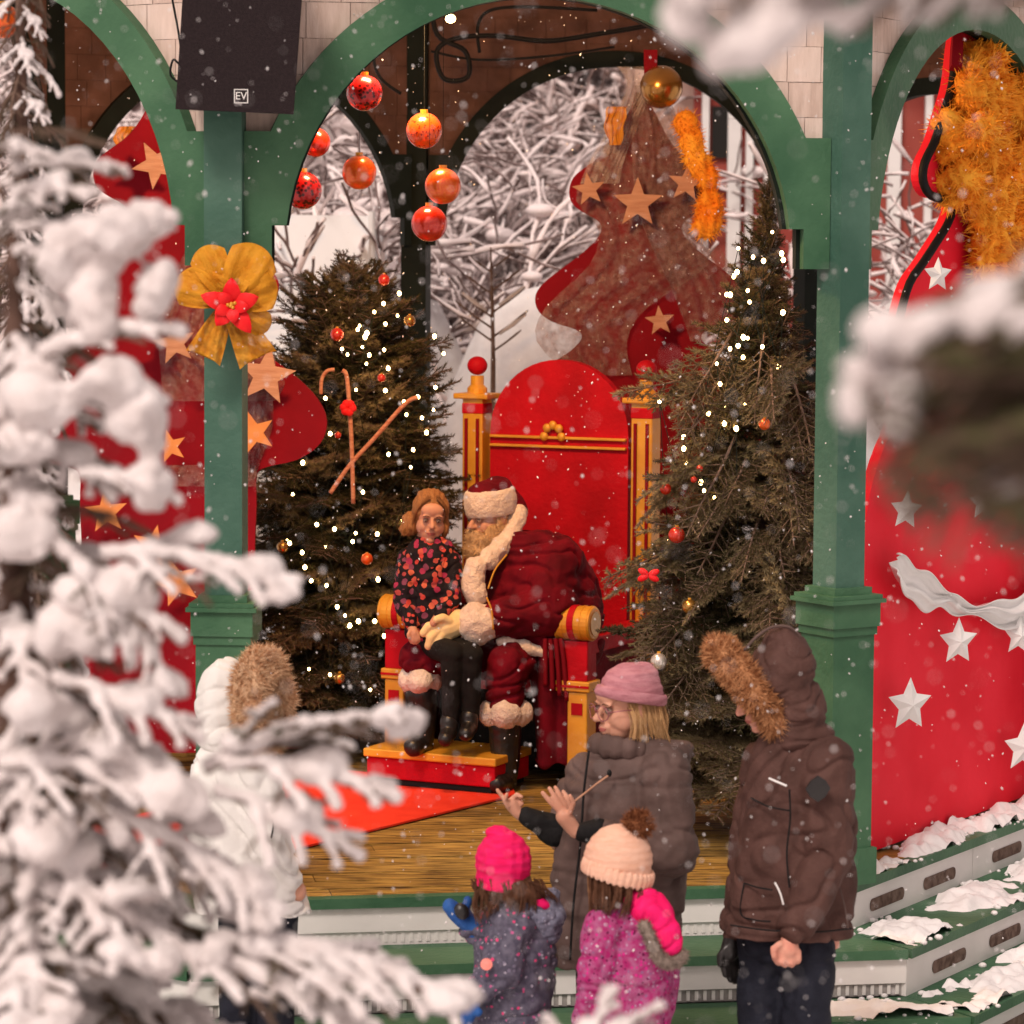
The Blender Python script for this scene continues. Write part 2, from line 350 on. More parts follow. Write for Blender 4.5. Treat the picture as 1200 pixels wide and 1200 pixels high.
# steps round the stage
for k in range(0, 4):
    po = offset(V8, .07+.30*k); pi_ = offset(V8, .07+.30*(k-1)) if k else offset(V8, -.0)
    z = -.17*k
    for (i, j) in ((7, 0), (0, 1), (1, 2), (2, 3)):
        a, b, c, d = po[i], po[j], pi_[j], pi_[i]
        u = (b-a).normalized(); nn = V((u.y, -u.x, 0))
        poly = [a, b, c, d]
        if k: G().prism([(p.x, p.y) for p in [a+nn*.02, b+nn*.02, c, d]], (0, 0, z-.034), V((1, 0, 0)), V((0, 1, 0)), UP, .034).build('tread', M['green'], gaz)
        else: G().prism([(p.x, p.y) for p in [a+nn*.02, b+nn*.02, b-nn*.036, a-nn*.036]], (0, 0, -.034), V((1, 0, 0)), V((0, 1, 0)), UP, .036).build('stage_edge', M['green'], gaz)
        if k == 3: pass
        zb = max(z-.17, GZ); h = (z-.036) - zb
        if h < .04: continue
        L = (b-a).length; npan = 2 if L < 2.6 else 3; r0 = a
        for q in range(npan):
            s0 = L*q/npan + (.002 if q else 0); s1 = L*(q+1)/npan - .002
            if (i, j) == (0, 1) or (i, j) == (7, 0):
                G().prism([(s0, .048), (s1, .048), (s1, h), (s0, h)], V((a.x, a.y, zb)), u, UP, -nn, .03).build('riser_board', M['white_p'], gaz)
                if q == 0:
                    gr = G().prism([(0, .002), (L, .002), (L, .047), (0, .047)], V((a.x, a.y, zb)) - nn*.012, u, UP, -nn, .03).build('vent_grille', M['grille'], gaz)
                    sg = G()
                    for w in range(int(L/.03)): sg.box(V((a.x, a.y, zb+.025)) + u*(w*.03+.01) - nn*.010, (.012, .006, .034), Matrix.Rotation(math.atan2(u.y, u.x), 3, 'Z'))
                    sgo = sg.build('grille_slat', M['white_p'], gr); sgo['kind'] = 'stuff'
            else:
                G().prism([(s0, 0), (s1, 0), (s1, h), (s0, h)], V((a.x, a.y, zb)), u, UP, -nn, .03).build('riser_board', M['white_p'], gaz)
                for e in range(2):
                    cx = s0 + (s1-s0)*(.30+.42*e); pts = [(cx + .12*(1 if cos(t) > 0 else -1) + .024*cos(t), h*.45 + .024*sin(t)) for t in [2*pi*(w+.5)/18 for w in range(18)]]
                    G().prism(pts, V((a.x, a.y, zb)) + nn*.003, u, UP, -nn, .0015).build('vent_slot', M['slot'], gaz)
# posts
PR = {0: -4, 1: 33, 2: 60, 3: 90, 4: 22, 5: -10, 6: -50, 7: -30}
def sq(c, w, z0, z1, rz): return G().box((c.x, c.y, (z0+z1)/2), (w, w, z1-z0), Matrix.Rotation(R(rz), 3, 'Z'))
for i, p in enumerate(V8):
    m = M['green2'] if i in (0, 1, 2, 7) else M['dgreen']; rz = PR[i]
    po = sq(p, .13, 0, 3.62, rz).build('post', m, gaz)
    sq(p, .185, 0, .90, rz).build('pedestal', M['green'], po); sq(p, .215, 0, .13, rz).build('plinth', M['green'], po)
    cg = G()
    for (w, a, b) in ((.20, .90, .93), (.215, .93, 1.015), (.245, 1.015, 1.03), (.225, 1.03, 1.045), (.17, 1.045, 1.07)): cg.box((p.x, p.y, (a+b)/2), (w, w, b-a-.0005), Matrix.Rotation(R(rz), 3, 'Z'))
    cg.build('capital', M['green'], po)
# arches and walls above them
def face(i, j, zc, back=False, front=False):
    A, B = V8[i], V8[j]; L = (B-A).length; w = L/2; u = (B-A).normalized(); n = V((u.y, -u.x, 0)); C = (A+B)/2
    Ri = w-.20 if not back else .93; bw = .14 if not back else .15; Ro = Ri+bw
    if back: Ri = w-.145; Ro = w-.02
    pw = .06; zf = zc-.04; zn = zc+.10; zs = zc+.42
    Ro = min(Ro, w-pw-.002)
    N = 36; sa = math.asin(.42/Ro); arc = []
    P0 = [(-w+pw, zf), (-w+pw, zs)]
    for k in range(N+1): t = pi-sa-(pi-2*sa)*k/N; P0.append((Ro*cos(t), zc+Ro*sin(t)))
    P0 += [(w-pw, zs), (w-pw, zf), (Ri+.045, zf), (Ri+.045, zn)]
    si = math.asin(.10/Ri)
    for k in range(N+1): t = si+(pi-2*si)*k/N; P0.append((Ri*cos(t), zc+Ri*sin(t)))
    P0 += [(-Ri-.045, zn), (-Ri-.045, zf)]
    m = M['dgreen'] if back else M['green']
    G().prism(P0, C + n*(.035 if not back else -.022), u, UP, -n, .05).build('arch', m, gaz)
    # inner arch board behind, its shade put into the near-black colour
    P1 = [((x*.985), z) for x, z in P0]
    if not back: G().prism(P1, C - n*.019, u, UP, -n, .045).build('shaded_inner_arch', M['dgreen'], gaz)
    ztop = 3.62; ed = pw+.003
    Rm = (Ri+Ro)/2+.02
    W = [(-w+ed, ztop), (-w+ed, zs-.06)]
    sm = math.asin(min(.99, .36/Rm))
    for k in range(N+1): t = pi-sm-(pi-2*sm)*k/N; W.append((Rm*cos(t), zc+Rm*sin(t)))
    W += [(w-ed, zs-.06), (w-ed, ztop)]
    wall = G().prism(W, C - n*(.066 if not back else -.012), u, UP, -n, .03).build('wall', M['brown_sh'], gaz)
    if not (front or back): return
    off = -.018 if front else -.031; sgn = 1 if front else -1
    rnd = random.Random(i*7+1); z = zs-.05; row = 0; rh = .124
    def low(x): return zc+math.sqrt(Rm*Rm-x*x) if abs(x) < Rm else zs-.05
    while z < 3.42:
        x = -w+ed - rnd.uniform(0, .08)
        while x < w-ed:
            ww = rnd.uniform(.095, .155); x0 = max(x+.0012, -w+ed); x1 = min(x+ww-.0012, w-ed); x += ww
            if x1-x0 < .012: continue
            xs = [x0+(x1-x0)*q/6 for q in range(7)]; z1 = z+rh-.0015; bot = [max(z+rnd.uniform(-.0005, .001), low(q), zs-.055) for q in xs]
            if min(bot) >= z1-.004: continue
            pts = [(q, min(bb, z1-.001)) for q, bb in zip(xs, bot)] + [(x1, z1), (x0, z1)]
            if front: pass
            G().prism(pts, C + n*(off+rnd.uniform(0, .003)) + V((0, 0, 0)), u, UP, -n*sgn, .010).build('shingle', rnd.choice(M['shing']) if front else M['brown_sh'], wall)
        z += rh; row += 1
# NB shingles sit at the wall face: n*off outside
for (i, j) in ((7, 0), (0, 1), (1, 2)): face(i, j, 2.24, front=True)
for (i, j) in ((2, 3), (3, 4), (4, 5), (5, 6), (6, 7)): face(i, j, 2.33, back=True)
# ceiling, eaves and roof
r1 = offset(V8, .35)
G().prism([(p.x, p.y) for p in r1], (0, 0, 3.625), V((1, 0, 0)), V((0, 1, 0)), UP, .12).build('eaves', M['white_p'], gaz)
g = G(); apex = (-.2, 13.2, 5.2); vs = [(p.x, p.y, 3.746) for p in offset(V8, .37)]; g.add(vs+[apex], [(i, (i+1) % 8, 8) for i in range(8)] + [tuple(range(7, -1, -1))]); g.build('roof', M['snow'], gaz)
g = G().box((.05, 12.9, 3.56), (.10, .10, .125)); g.build('lamp_mount', M['cable'], gaz)
# warm ceiling lamp over the throne
lamp = empty('ceiling_lamp', P(528, 22, 13.4), 'small warm lamp glowing under the pavilion ceiling above the tangled cable', 'lamp')
lp = org(lamp)
G().ell(lp, (.022, .022, .018)).build('bulb', M['bulb'], lamp, smooth=True)
G().tube([lp+V((0, 0, .02)), lp+V((0, 0, .08)), V((lp.x, lp.y, 3.62))], [.018, .006, .006]).build('stem', M['cable'], lamp)
fl2 = empty('unseen_floodlight', (-.45, 11.25, 3.45), 'dark flood lamp added unseen above the picture, inside the front arch, to warm the throne', 'lamp')  # added lamp out of view, put in for the warm light on Santa
fo = org(fl2); Mf = Matrix.Rotation(R(-38), 3, 'X')
G().box(fo, (.22, .10, .16), Mf).build('housing', M['cable'], fl2); G().box(fo + Mf @ V((0, .052, 0)), (.19, .004, .13), Mf).build('lens', M['bulb'], fl2)
G().tube([fo+V((0, 0, .05)), V((fo.x, fo.y, 3.62))], .01).build('bracket', M['cable'], fl2)
ld = bpy.data.lights.new('unseen_floodlight_beam', 'AREA'); lo_ = bpy.data.objects.new('unseen_floodlight_beam', ld); col.objects.link(lo_)
ld.shape = 'RECTANGLE'; ld.size = .35; ld.size_y = .25; ld.energy = 70; ld.color = (1, .55, .24)
lo_.location = fo + Mf @ V((0, .09, 0)); d = P(600, 700, 13.2) - lo_.location; lo_.rotation_euler = d.to_track_quat('-Z', 'Y').to_euler()
# ---------------------------------------------------------------- speaker
sp = empty('loudspeaker', P(283, 133, 10.35), 'black wedge-shaped loudspeaker mounted on the left post above the bow', 'speaker')
f = F(10.35); g = G(); A = [f.p(213, 128), f.p(338, 134), f.p(352, -60), f.p(224, -62)]
B = [P(225, 122, 10.66), P(325, 127, 10.66), P(338, -58, 10.66), P(236, -60, 10.66)]
g.add(A+B, [(0, 1, 2, 3), (4, 7, 6, 5), (0, 4, 5, 1), (1, 5, 6, 2), (2, 6, 7, 3), (3, 7, 4, 0)]); cab = g.build('cabinet', M['speaker'], sp)
bv = cab.modifiers.new('b', 'BEVEL'); bv.width = .008; bv.segments = 2
g = G(); e = .006
q = [f.p(206, 128, -4), f.p(344, 134, -4), f.p(358, -60, -4), f.p(218, -62, -4)]
g.add([a+V((0, .008, 0)) for a in q] + [a-V((0, .012, 0)) for a in q], [(0, 3, 2, 1), (4, 5, 6, 7), (0, 1, 5, 4), (1, 2, 6, 5), (2, 3, 7, 6), (3, 0, 4, 7)])
g.build('front_grille', M['speaker'], sp)
badge = G(); o = f.p(283, 113, -4) - V((0, .016, 0))
bw = .022
for (cx, cz, sx, sz) in ((0, bw, 2*bw, .003), (0, -bw, 2*bw, .003), (-bw, 0, .003, 2*bw), (bw, 0, .003, 2*bw)): badge.box(o+V((cx, 0, cz)), (sx, .003, sz+.003*(sz > .01)))
bd = badge.build('badge', M['white_p'], sp)
def text(s, name, size, loc, m, parent, rot=(pi/2, 0, 0), ext=.001, sx=1):
    cu = bpy.data.curves.new(name, 'FONT'); cu.body = s; cu.size = size; cu.extrude = ext; cu.align_x = 'CENTER'; cu.align_y = 'CENTER'
    t = bpy.data.objects.new(name, cu); col.objects.link(t); dg = bpy.context.evaluated_depsgraph_get(); me = bpy.data.meshes.new_from_object(t.evaluated_get(dg)); bpy.data.objects.remove(t)
    me.transform(Matrix.Translation(V(loc)-org(parent)) @ Euler(rot).to_matrix().to_4x4() @ Matrix.Diagonal((sx, 1, 1, 1)))
    return link(name, me, m, parent)
text('EV', 'lettering', .036, o, M['white_p'], bd)
cb = G()
def curve(pts, n=6):                                    # Catmull-Rom
    pts = [V(p) for p in pts]; out = []
    for i in range(len(pts)-1):
        p0 = pts[max(i-1, 0)]; p1 = pts[i]; p2 = pts[i+1]; p3 = pts[min(i+2, len(pts)-1)]
        for k in range(n):
            t = k/n; out.append(.5*((2*p1)+(p2-p0)*t+(2*p0-5*p1+4*p2-p3)*t*t+(3*p1-p0-3*p2+p3)*t**3))
    out.append(pts[-1]); return out
f2 = F(10.5); cb.tube(curve([f2.p(196, -30), f2.p(204, 10), f2.p(211, 50), f2.p(212, 75), f2.p(203, 70), f2.p(200, 88), f2.p(212, 98)]), .004, 6)
cb.build('cable', M['cable'], sp, smooth=True)
# tangled cable inside
f3 = F(14.6); g = G()
g.tube(curve([f3.p(505, -10), f3.p(512, 40), f3.p(545, 60), f3.p(548, 90), f3.p(520, 92), f3.p(512, 60), f3.p(535, 45), f3.p(580, 42), f3.p(640, 48), f3.p(700, 40), f3.p(760, 30)]), .012, 6)
g.tube(curve([f3.p(470, 20), f3.p(440, 60), f3.p(445, 90), f3.p(470, 110)]), .008, 6)
g.tube(curve([f3.p(505, 60), f3.p(560, 70), f3.p(640, 66), f3.p(720, 55)]), .006, 6)
g.tube(curve([f3.p(562, 62), f3.p(560, 30), f3.p(575, 12), f3.p(620, 8), f3.p(700, 12)]), .008, 6)
top(g.build('hanging_cable', M['cable'], smooth=True), 'tangled black cable looped under the pavilion ceiling beside the rear post', 'cable')

# ---------------------------------------------------------------- carpet, red box
def flo(px, py, z=0): d = CR @ V(((px-600)/3604, -(py-600)/3604, -1)); o = V((0, 0, HC)); return o + d*((z-HC)/d.z)
g = G(); pts = [flo(395, 905), flo(600, 922), flo(604, 934), flo(345, 998), flo(150, 1030), flo(60, 1015), flo(40, 985)]
g.prism([(p.x, p.y) for p in pts], (0, 0, .004), V((1, 0, 0)), V((0, 1, 0)), UP, .008)
top(g.build('carpet', M['carpet']), 'bright red-orange carpet laid across the plank stage to the throne', 'carpet')
bx = empty('planter_box', flo(290, 880), 'low bright red panelled box on the stage at the foot of the fairy-lit spruce', 'box')
o = org(bx); g = G().box(o+V((-.12, .2, .21)), (.86, .4, .40)); g.build('box_body', M['throne_red'], bx)
G().box(o+V((-.12, .2, .43)), (.92, .46, .036)).build('lid', M['throne_red'], bx)
G().box(o+V((-.12, .2, .005)), (.88, .42, .012)).build('base', M['cable'], bx)
G().box(o+V((-.12, -.006, .39)), (.86, .01, .03)).build('trim', M['redd'], bx)

# ---------------------------------------------------------------- star helper
def star(c, r, n, up, t=.018, inner=.42, rot=0, g=None, pts=5, puff=0, hole=False):
    n = V(n).normalized(); up = V(up); u = up.cross(n).normalized(); w = n.cross(u).normalized(); g = g or G()
    poly = []
    for k in range(pts*2):
        a = rot + pi/2 + k*pi/pts; rr = r if k % 2 == 0 else r*inner; poly.append((rr*cos(a), rr*sin(a)))
    if not puff: g.prism(poly, V(c), u, w, n, t)
    else:
        A = [V(c)+u*x+w*y for x, y in poly]; k = len(A); ce = V(c)+n*puff; cb_ = V(c)-n*puff
        g.add(A+[ce, cb_], [(i, (i+1) % k, k) for i in range(k)] + [((i+1) % k, i, k+1) for i in range(k)])
    return g
CAM = V((0, -1, 0))
def star_thing(px, py, r, D, m, label, rot=0, parent=None, grp=None, name='star', inner=.42, n=CAM, puff=0, c=None):
    f = F(D); c = f.p(px, py) if c is None else c
    o = star(c, f.r(r), n, UP, inner=inner, rot=rot, puff=puff).build(name, m, parent)
    if parent is None: top(o, label, 'star', grp)
    return o
# tree-shaped boards
HP = [(108, 7), (125, 12), (140, 20), (160, 30), (180, 45), (196, 66), (208, 80), (225, 85), (240, 80), (250, 66), (258, 52), (268, 47), (282, 54), (300, 74), (318, 98), (335, 118), (350, 125), (366, 120), (378, 103), (386, 78), (396, 70), (412, 84), (430, 112), (455, 146), (480, 170), (505, 180), (530, 172), (548, 146), (556, 112), (566, 100), (600, 100), (680, 98), (880, 104)]
def tree_board(name, cx, y0, k, D, m, label, tilt=0, bottom=None):
    f = F(D); L = []; Rr = []
    hp = [(V((h[1], h[0], 0))) for h in HP]; hp = curve(hp, 3)
    hp = [h for h in hp if bottom is None or y0+(h.y-225)*k < bottom]
    poly = [(cx - h.x*k, y0+(h.y-225)*k) for h in hp] + [(cx + h.x*k, y0+(h.y-225)*k) for h in reversed(hp)]
    W = [f.p(x, y) for x, y in poly]; zmin = min(p.z for p in W)
    rt = empty(name, (f.p(cx, 500).x, D, max(0.014, zmin)), label, 'tree board')
    n = len(W); B = [p+V((0, .04, 0)) for p in W]
    G().add(W+B, [tuple(range(n)), tuple(range(2*n-1, n-1, -1))] + [(i, n+i, n+(i+1) % n, (i+1) % n) for i in range(n)]).build('board', m, rt)
    return rt, f
def sheet(name, f, rows, m, parent=None, nu=34, nv=26, amp=2.6, seed=0, d0=-8, label=None, cat=None):   # rows: (xl,xr,y) fan of draped net in px
    g = G(); rows = [V(r) for r in rows]; c = curve(rows, max(2, nv//(len(rows)-1))); vs = []; fs = []
    for j, r in enumerate(c):
        for i in range(nu+1):
            t = i/nu; x = r.x+(r.y-r.x)*t
            dd = amp*(sin(t*19+seed+j*.12)+.6*sin(t*43+seed*2+j*.2)) + amp*.8*noise.noise(V((x*.05, r.z*.05, seed)))
            vs.append(f.p(x + amp*.5*sin(j*.5+seed+t*7), r.z, d0+dd))
    for j in range(len(c)-1):
        for i in range(nu): a = j*(nu+1)+i; fs.append((a, a+1, a+nu+2, a+nu+1))
    g.add(vs, fs); o = g.build(name, m, parent, smooth=True, fix=False)
    if parent is None: top(o, label, cat)
    return o
# centre board
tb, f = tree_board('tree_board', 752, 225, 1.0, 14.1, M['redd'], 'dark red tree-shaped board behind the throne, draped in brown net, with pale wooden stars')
sheet('net_drape', f, [(742, 772, 96), (722, 800, 150), (690, 812, 200), (676, 822, 235), (700, 812, 268), (690, 830, 310), (640, 760, 360), (630, 735, 400), (668, 740, 440)], M['tulle'], tb, seed=1, d0=-7)
sheet('net_drape', f, [(745, 768, 100), (740, 812, 170), (745, 822, 240), (770, 850, 300), (790, 880, 350), (810, 880, 400)], M['tulle'], tb, seed=4, d0=-11)
sheet('gauze', f, [(722, 790, 78), (735, 768, 104), (712, 745, 150), (696, 735, 180), (680, 725, 215)], M['gauze'], tb, seed=7, d0=-13)
for (x, y, r, ro) in ((747, 238, 30, 0), (690, 222, 20, .15), (804, 215, 22, -.1), (773, 376, 18, .1)): star_thing(x, y, r, 13.98, M['wood'], None, ro, tb)
f = F(13.95)
g = G()
for (x, y, rx, rz, ro) in ((803, 145, 14, 15, .3), (810, 165, 15, 18, .2), (818, 190, 15, 18, .4), (828, 208, 14, 16, .2), (830, 245, 17, 24, -.2), (828, 262, 18, 18, .1)): g.ell(f.p(x, y, 6), (f.r(rx), f.r(9), f.r(rz)), Matrix.Rotation(-ro, 3, 'Y'))
blob('ribbon_loop', g, M['orange'], tb, .007, 2, .012, 14, fold=lambda c: .005*sin(c.x*90+noise.noise(c*8)*8), fur=1500, furlen=.03)
sheet('ribbon_tail', f, [(712, 735, 125), (708, 732, 145), (714, 728, 170)], M['ribbon'], tb, amp=2, seed=3, d0=2)
G().ell(f.p(775, 102, -4), (f.r(25),)*3, nu=20, nv=14).build('ball', M['bauble_g'], tb, smooth=True)
G().prism([(-7, 0), (7, 0), (8, 45), (-8, 45)], f.p(762, 104), V((f.r(1), 0, 0)), V((0, 0, f.r(1))), V((0, 1, 0)), .006).build('hanging_ribbon', M['redd'], tb)
# left board
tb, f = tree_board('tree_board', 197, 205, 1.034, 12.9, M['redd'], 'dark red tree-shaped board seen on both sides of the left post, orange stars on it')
sheet('net_drape', f, [(232, 262, 245), (215, 262, 300), (190, 250, 350), (185, 240, 400), (190, 330, 440), (190, 320, 470)], M['tulle'], tb, seed=1)
sheet('net_drape', f, [(275, 320, 400), (272, 322, 450), (270, 318, 500), (280, 300, 560)], M['tulle'], tb, seed=5)
sheet('net_drape', f, [(190, 300, 545), (180, 300, 570)], M['tulle'], tb, seed=8, amp=2)
for (x, y, r, ro, mm) in ((183, 193, 29, .5, 'wood'), (205, 402, 26, .2, 'wood'), (312, 440, 36, -.15, 'wood'), (200, 523, 20, .25, 'wood2'), (298, 507, 26, .3, 'wood2'), (207, 682, 30, .3, 'wood2'), (180, 640, 26, -.2, 'wood2'), (125, 600, 26, .1, 'wood2')): star_thing(x, y, r, 12.8, M[mm], None, ro, tb)
sheet('ribbon_tail', f, [(140, 168, 148), (133, 170, 160), (138, 168, 176)], M['ribbon'], tb, amp=2, seed=3, d0=4)
# right board stands in the right-hand bay, parallel to it
A, B = V8[1], V8[2]; u = (B-A).normalized(); n = V((u.y, -u.x, 0)); pa = A - n*.10
out = [(1122, 30), (1118, 60), (1113, 100), (1104, 130), (1093, 165), (1081, 190), (1079, 212), (1088, 229), (1106, 234), (1114, 242), (1108, 262), (1094, 285), (1079, 308), (1063, 332), (1052, 370), (1044, 410), (1042, 440), (1050, 470), (1046, 500), (1030, 540), (1016, 600), (1011, 700), (1009, 1000)]
W = [PPL(x, y, pa, n) for x, y in out]; W[-1].z = .012; cu_ = (PPL(1150, 300, pa, n)-pa).dot(u)
W = curve(W, 3); W2 = []
for p in reversed(W): s = (p-pa).dot(u); q = p + u*(2*(cu_-s)); W2.append(q)
rb = empty('tree_board', (W[-1].x+.4, W[-1].y+.6, .014), 'bright red tree-shaped board filling the right-hand bay, with orange net on its top', 'tree board')
Wa = W+[q for q in W2 if (q-pa).dot(u) < 3]; k = len(Wa)
# keep the board between the posts
Wa = [pa + u*min(max((p-pa).dot(u), .075), (B-A).length-.075) + UP*(p.z-pa.z) for p in Wa]
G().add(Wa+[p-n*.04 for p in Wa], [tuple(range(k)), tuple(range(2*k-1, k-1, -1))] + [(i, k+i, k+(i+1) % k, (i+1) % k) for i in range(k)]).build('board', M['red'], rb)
nn = 17*3
G().tube([p+n*.01 for p in W[3:nn]], .017, 8).build('border_garland', M['cable'], rb, smooth=True)
G().tube([PPL(1122, 40, pa, n), PPL(1120, 80, pa+n*.03, n)], .03, 4).build('hanging_ribbon', M['redd'], rb)
g = G(); rnd = random.Random(2)
for (x, y, r, d) in ((1150, 80, .10, .05), (1145, 110, .12, .08), (1152, 150, .13, .1), (1160, 190, .14, .1), (1163, 235, .15, .1), (1168, 285, .15, .1), (1172, 330, .17, .1), (1180, 375, .19, .1), (1185, 420, .2, .1), (1130, 160, .06, .08), (1128, 210, .06, .08), (1190, 120, .10, .1), (1200, 200, .14, .1), (1215, 280, .16, .1)):
    c = PPL(x, y, pa+n*d, n); g.ell(c, (r, .09, r*1.05), Matrix.Rotation(math.atan2(u.y, u.x), 3, 'Z'))
    for _ in range(3): g.ell(c+V((rnd.uniform(-.07, .07), rnd.uniform(-.06, .02), rnd.uniform(-.07, .07))), (.06, .05, .06))
blob('orange_net', g, M['orange'], rb, .009, 2, .03, 9, fold=lambda c: .007*sin(c.x*90+noise.noise(c*9)*9)+.005*sin(c.z*60+noise.noise(c*8)*8), fur=9000, furlen=.045)
# puffy white stars hung on the right board
for (x, y, r, ro, what) in ((1099, 322, 21, .2, 'just under its black edged notch'), (1062, 598, 24, -.35, 'beside the right post above the cloth'), (1152, 588, 22, .5, 'beneath the blurred branch'), (1190, 575, 20, .3, 'at the right picture edge above the cloth'), (1123, 752, 29, .2, 'hanging from the lowest point of the white cloth'), (1194, 745, 24, -.2, 'hanging from the cloth at the picture edge'), (1066, 826, 33, .12, 'largest, alone low on the board'), (1199, 876, 30, .1, 'lowest, cut by the right picture edge')):
    c = PPL(x, y, pa+n*.09, n); r_ = r*c.y/3604
    top(star(c, r_, n+V((-.25, -.5, 0)), UP+n*.1+u*ro, inner=.5, rot=ro, puff=.022).build('white_star', M['wstar']), 'puffy white star on the red board, '+what, 'star', 'white stars on the red board')
# white swag cloth
def swag(pts, wd, name, label):
    g = G(); c = curve(pts, 10); vs = []; fs = []; nv = 12
    for i, p in enumerate(c):
        t = i/(len(c)-1)
        for j in range(nv+1):
            s = j/nv; hh = wd(t)
            vs.append(p + UP*(-(s)*hh + .012*sin(t*30+s*3)) + n*(.03 + .018*sin(s*9+t*5) + .012*sin(s*21)))
    for i in range(len(c)-1):
        for j in range(nv): a = i*(nv+1)+j; fs.append((a, a+1, a+nv+2, a+nv+1))
    g.add(vs, fs); o = g.build(name, M['wstar'], smooth=True, fix=False); md = o.modifiers.new('s', 'SOLIDIFY'); md.thickness = .004
    top(o, label, 'cloth')
q = pa + n*.05
swag([PPL(1042, 648, q, n), PPL(1062, 662, q, n), PPL(1090, 682, q, n), PPL(1118, 703, q, n), PPL(1160, 706, q, n), PPL(1200, 690, q, n), PPL(1240, 655, q, n)], lambda t: .10+.05*sin(t*9), 'swag_cloth', 'white cloth swag draped across the bright red board, stars hanging beneath')
# ================================================================ FOLIAGE
def spray(L, rnd, dens=.05, droop=.12, sub=True, spread=50):   # twigs of one flat conifer branch along +X: list of (points, level)
    tw = []
    def path(p, d, l, dr, n):
        pts = [p]; d = d.normalized()
        for i in range(n):
            d = (d + V((0, 0, -dr/n)) + V((rnd.uniform(-.04, .04), rnd.uniform(-.04, .04), rnd.uniform(-.03, .03)))).normalized(); p = p + d*(l/n); pts.append(p)
        return pts
    main = path(V((0, 0, 0)), V((1, 0, .12)), L, droop*2, 12); tw.append((main, 0))
    k = max(3, int(L/dens))
    for i in range(1, k):
        t = i/k; q = t*12; a = int(q); p = main[a].lerp(main[min(a+1, 12)], q-a); d = (main[min(a+1, 12)]-main[a]).normalized()
        if t < .12: continue
        for s in (-1, 1):
            an = R(spread+rnd.uniform(-10, 10)); l = (.50*L*(1-t)**.8+.03)*rnd.uniform(.75, 1.1)
            dd = d*cos(an) + V((-d.y, d.x, 0)).normalized()*s*sin(an) + V((0, 0, rnd.uniform(-.15, .2)))
            b = path(p, dd, l, droop*1.2, 6); tw.append((b, 1))
            if sub and l > .09:
                kk = int(l/(dens*1.1))
                for j in range(1, kk):
                    tt = j/kk*6; a2 = int(tt); p2 = b[a2].lerp(b[min(a2+1, 6)], tt-a2); d2 = (b[min(a2+1, 6)]-b[a2]).normalized()
                    for s2 in (-1, 1):
                        l2 = (.45*l*(1-j/kk)+.025)*rnd.uniform(.7, 1.1); dd2 = d2*cos(.8)+V((-d2.y, d2.x, 0)).normalized()*s2*sin(.8)+V((0, 0, rnd.uniform(-.25, .2)))
                        tw.append((path(p2, dd2, l2, droop, 3), 2))
    return tw
def needles(g, tw, rnd, step=.006, nl=.016, nw=.0014, mi=1, per=4):
    for pts, lv in tw:
        for a, b in zip(pts, pts[1:]):
            d = b-a; l = d.length
            if l < 1e-5: continue
            d = d/l; o = d.orthogonal().normalized(); o2 = d.cross(o); n = max(1, int(l/step))
            for i in range(n):
                p = a + d*(l*i/n)
                for j in range(per):
                    th = rnd.uniform(0, 2*pi); r = o*cos(th)+o2*sin(th)
                    if r.z < -.5 and rnd.random() < .5: continue
                    e = p + (d*.75 + r).normalized()*nl*rnd.uniform(.7, 1.15); s = r.cross(d)*nw; g.add([p-s, p+s, e], [(0, 1, 2)], mi)
def branch_mesh(name, L, seed, mats, step=.006, nl=.016, nw=.0014, per=4, **kw):
    rnd = random.Random(seed); tw = spray(L, rnd, **kw); g = G()
    for pts, lv in tw: g.tube(pts, [(.007, .003, .0018)[lv]*(1-.7*i/len(pts)) for i in range(len(pts))], 4 if lv else 6, cap=False, mi=0)
    needles(g, tw, rnd, step, nl, nw, 1, per)
    me = g.mesh(name)
    for m in mats: me.materials.append(m)
    return me, tw
LS = (.75, .5, .32)
BM = {}
for key, nm in (('d', 'needle'), ('l', 'needle2')):
    BM[key] = [[branch_mesh('branch', L, 10*a+b+(5 if key == 'd' else 77), [M['twig'], M[nm]], step=.007, nl=.021, nw=.0022, per=5, dens=.046 if L > .4 else .040)[0] for b in range(3 if key == 'd' else 2)] for a, L in enumerate(LS)]
def put(me, name, parent, loc, rot, s=1):
    o = bpy.data.objects.new(name, me); col.objects.link(o); o.parent = parent; o.location = loc; o.rotation_euler = rot; o.scale = (s, s, s); return o
def spruce(c, H, Rm, n, label, prof, seed=1, mix=.3, up=.8, cat='christmas tree'):
    rt = empty('christmas_tree', c, label, cat); rnd = random.Random(seed)
    G().tube([(0, 0, .0), (0.01, 0, H*.5), (0, 0, H)], [.045, .03, .006], 8).build('trunk', M['bark'], rt, smooth=True, local=True)
    for k in range(n):
        t = (k+.5)/n; h = .10*H + (H*.92)*t**1.05; az = k*2.39996+rnd.uniform(-.3, .3); L = max(.10, Rm*prof(min(.995, h/H))*rnd.uniform(.78, 1.12))
        if cat != 'christmas tree' or (c[0] > .5 and cos(az) > .25): L *= .66
        a = min(range(3), key=lambda q: abs(LS[q]-L)); key = 'l' if rnd.random() < mix else 'd'
        me = rnd.choice(BM[key][a]); s = L/LS[a]
        pitch = -(up*(h/H)**2*1.5 - .22 + rnd.uniform(-.18, .18))
        put(me, 'branch', rt, (0, 0, h), Euler((rnd.uniform(-.5, .5), pitch, az), 'XYZ'), s)
    put(BM['d'][2][0], 'branch', rt, (0, 0, H-.12), (0, -pi/2*.95, 0), .9)
    return rt
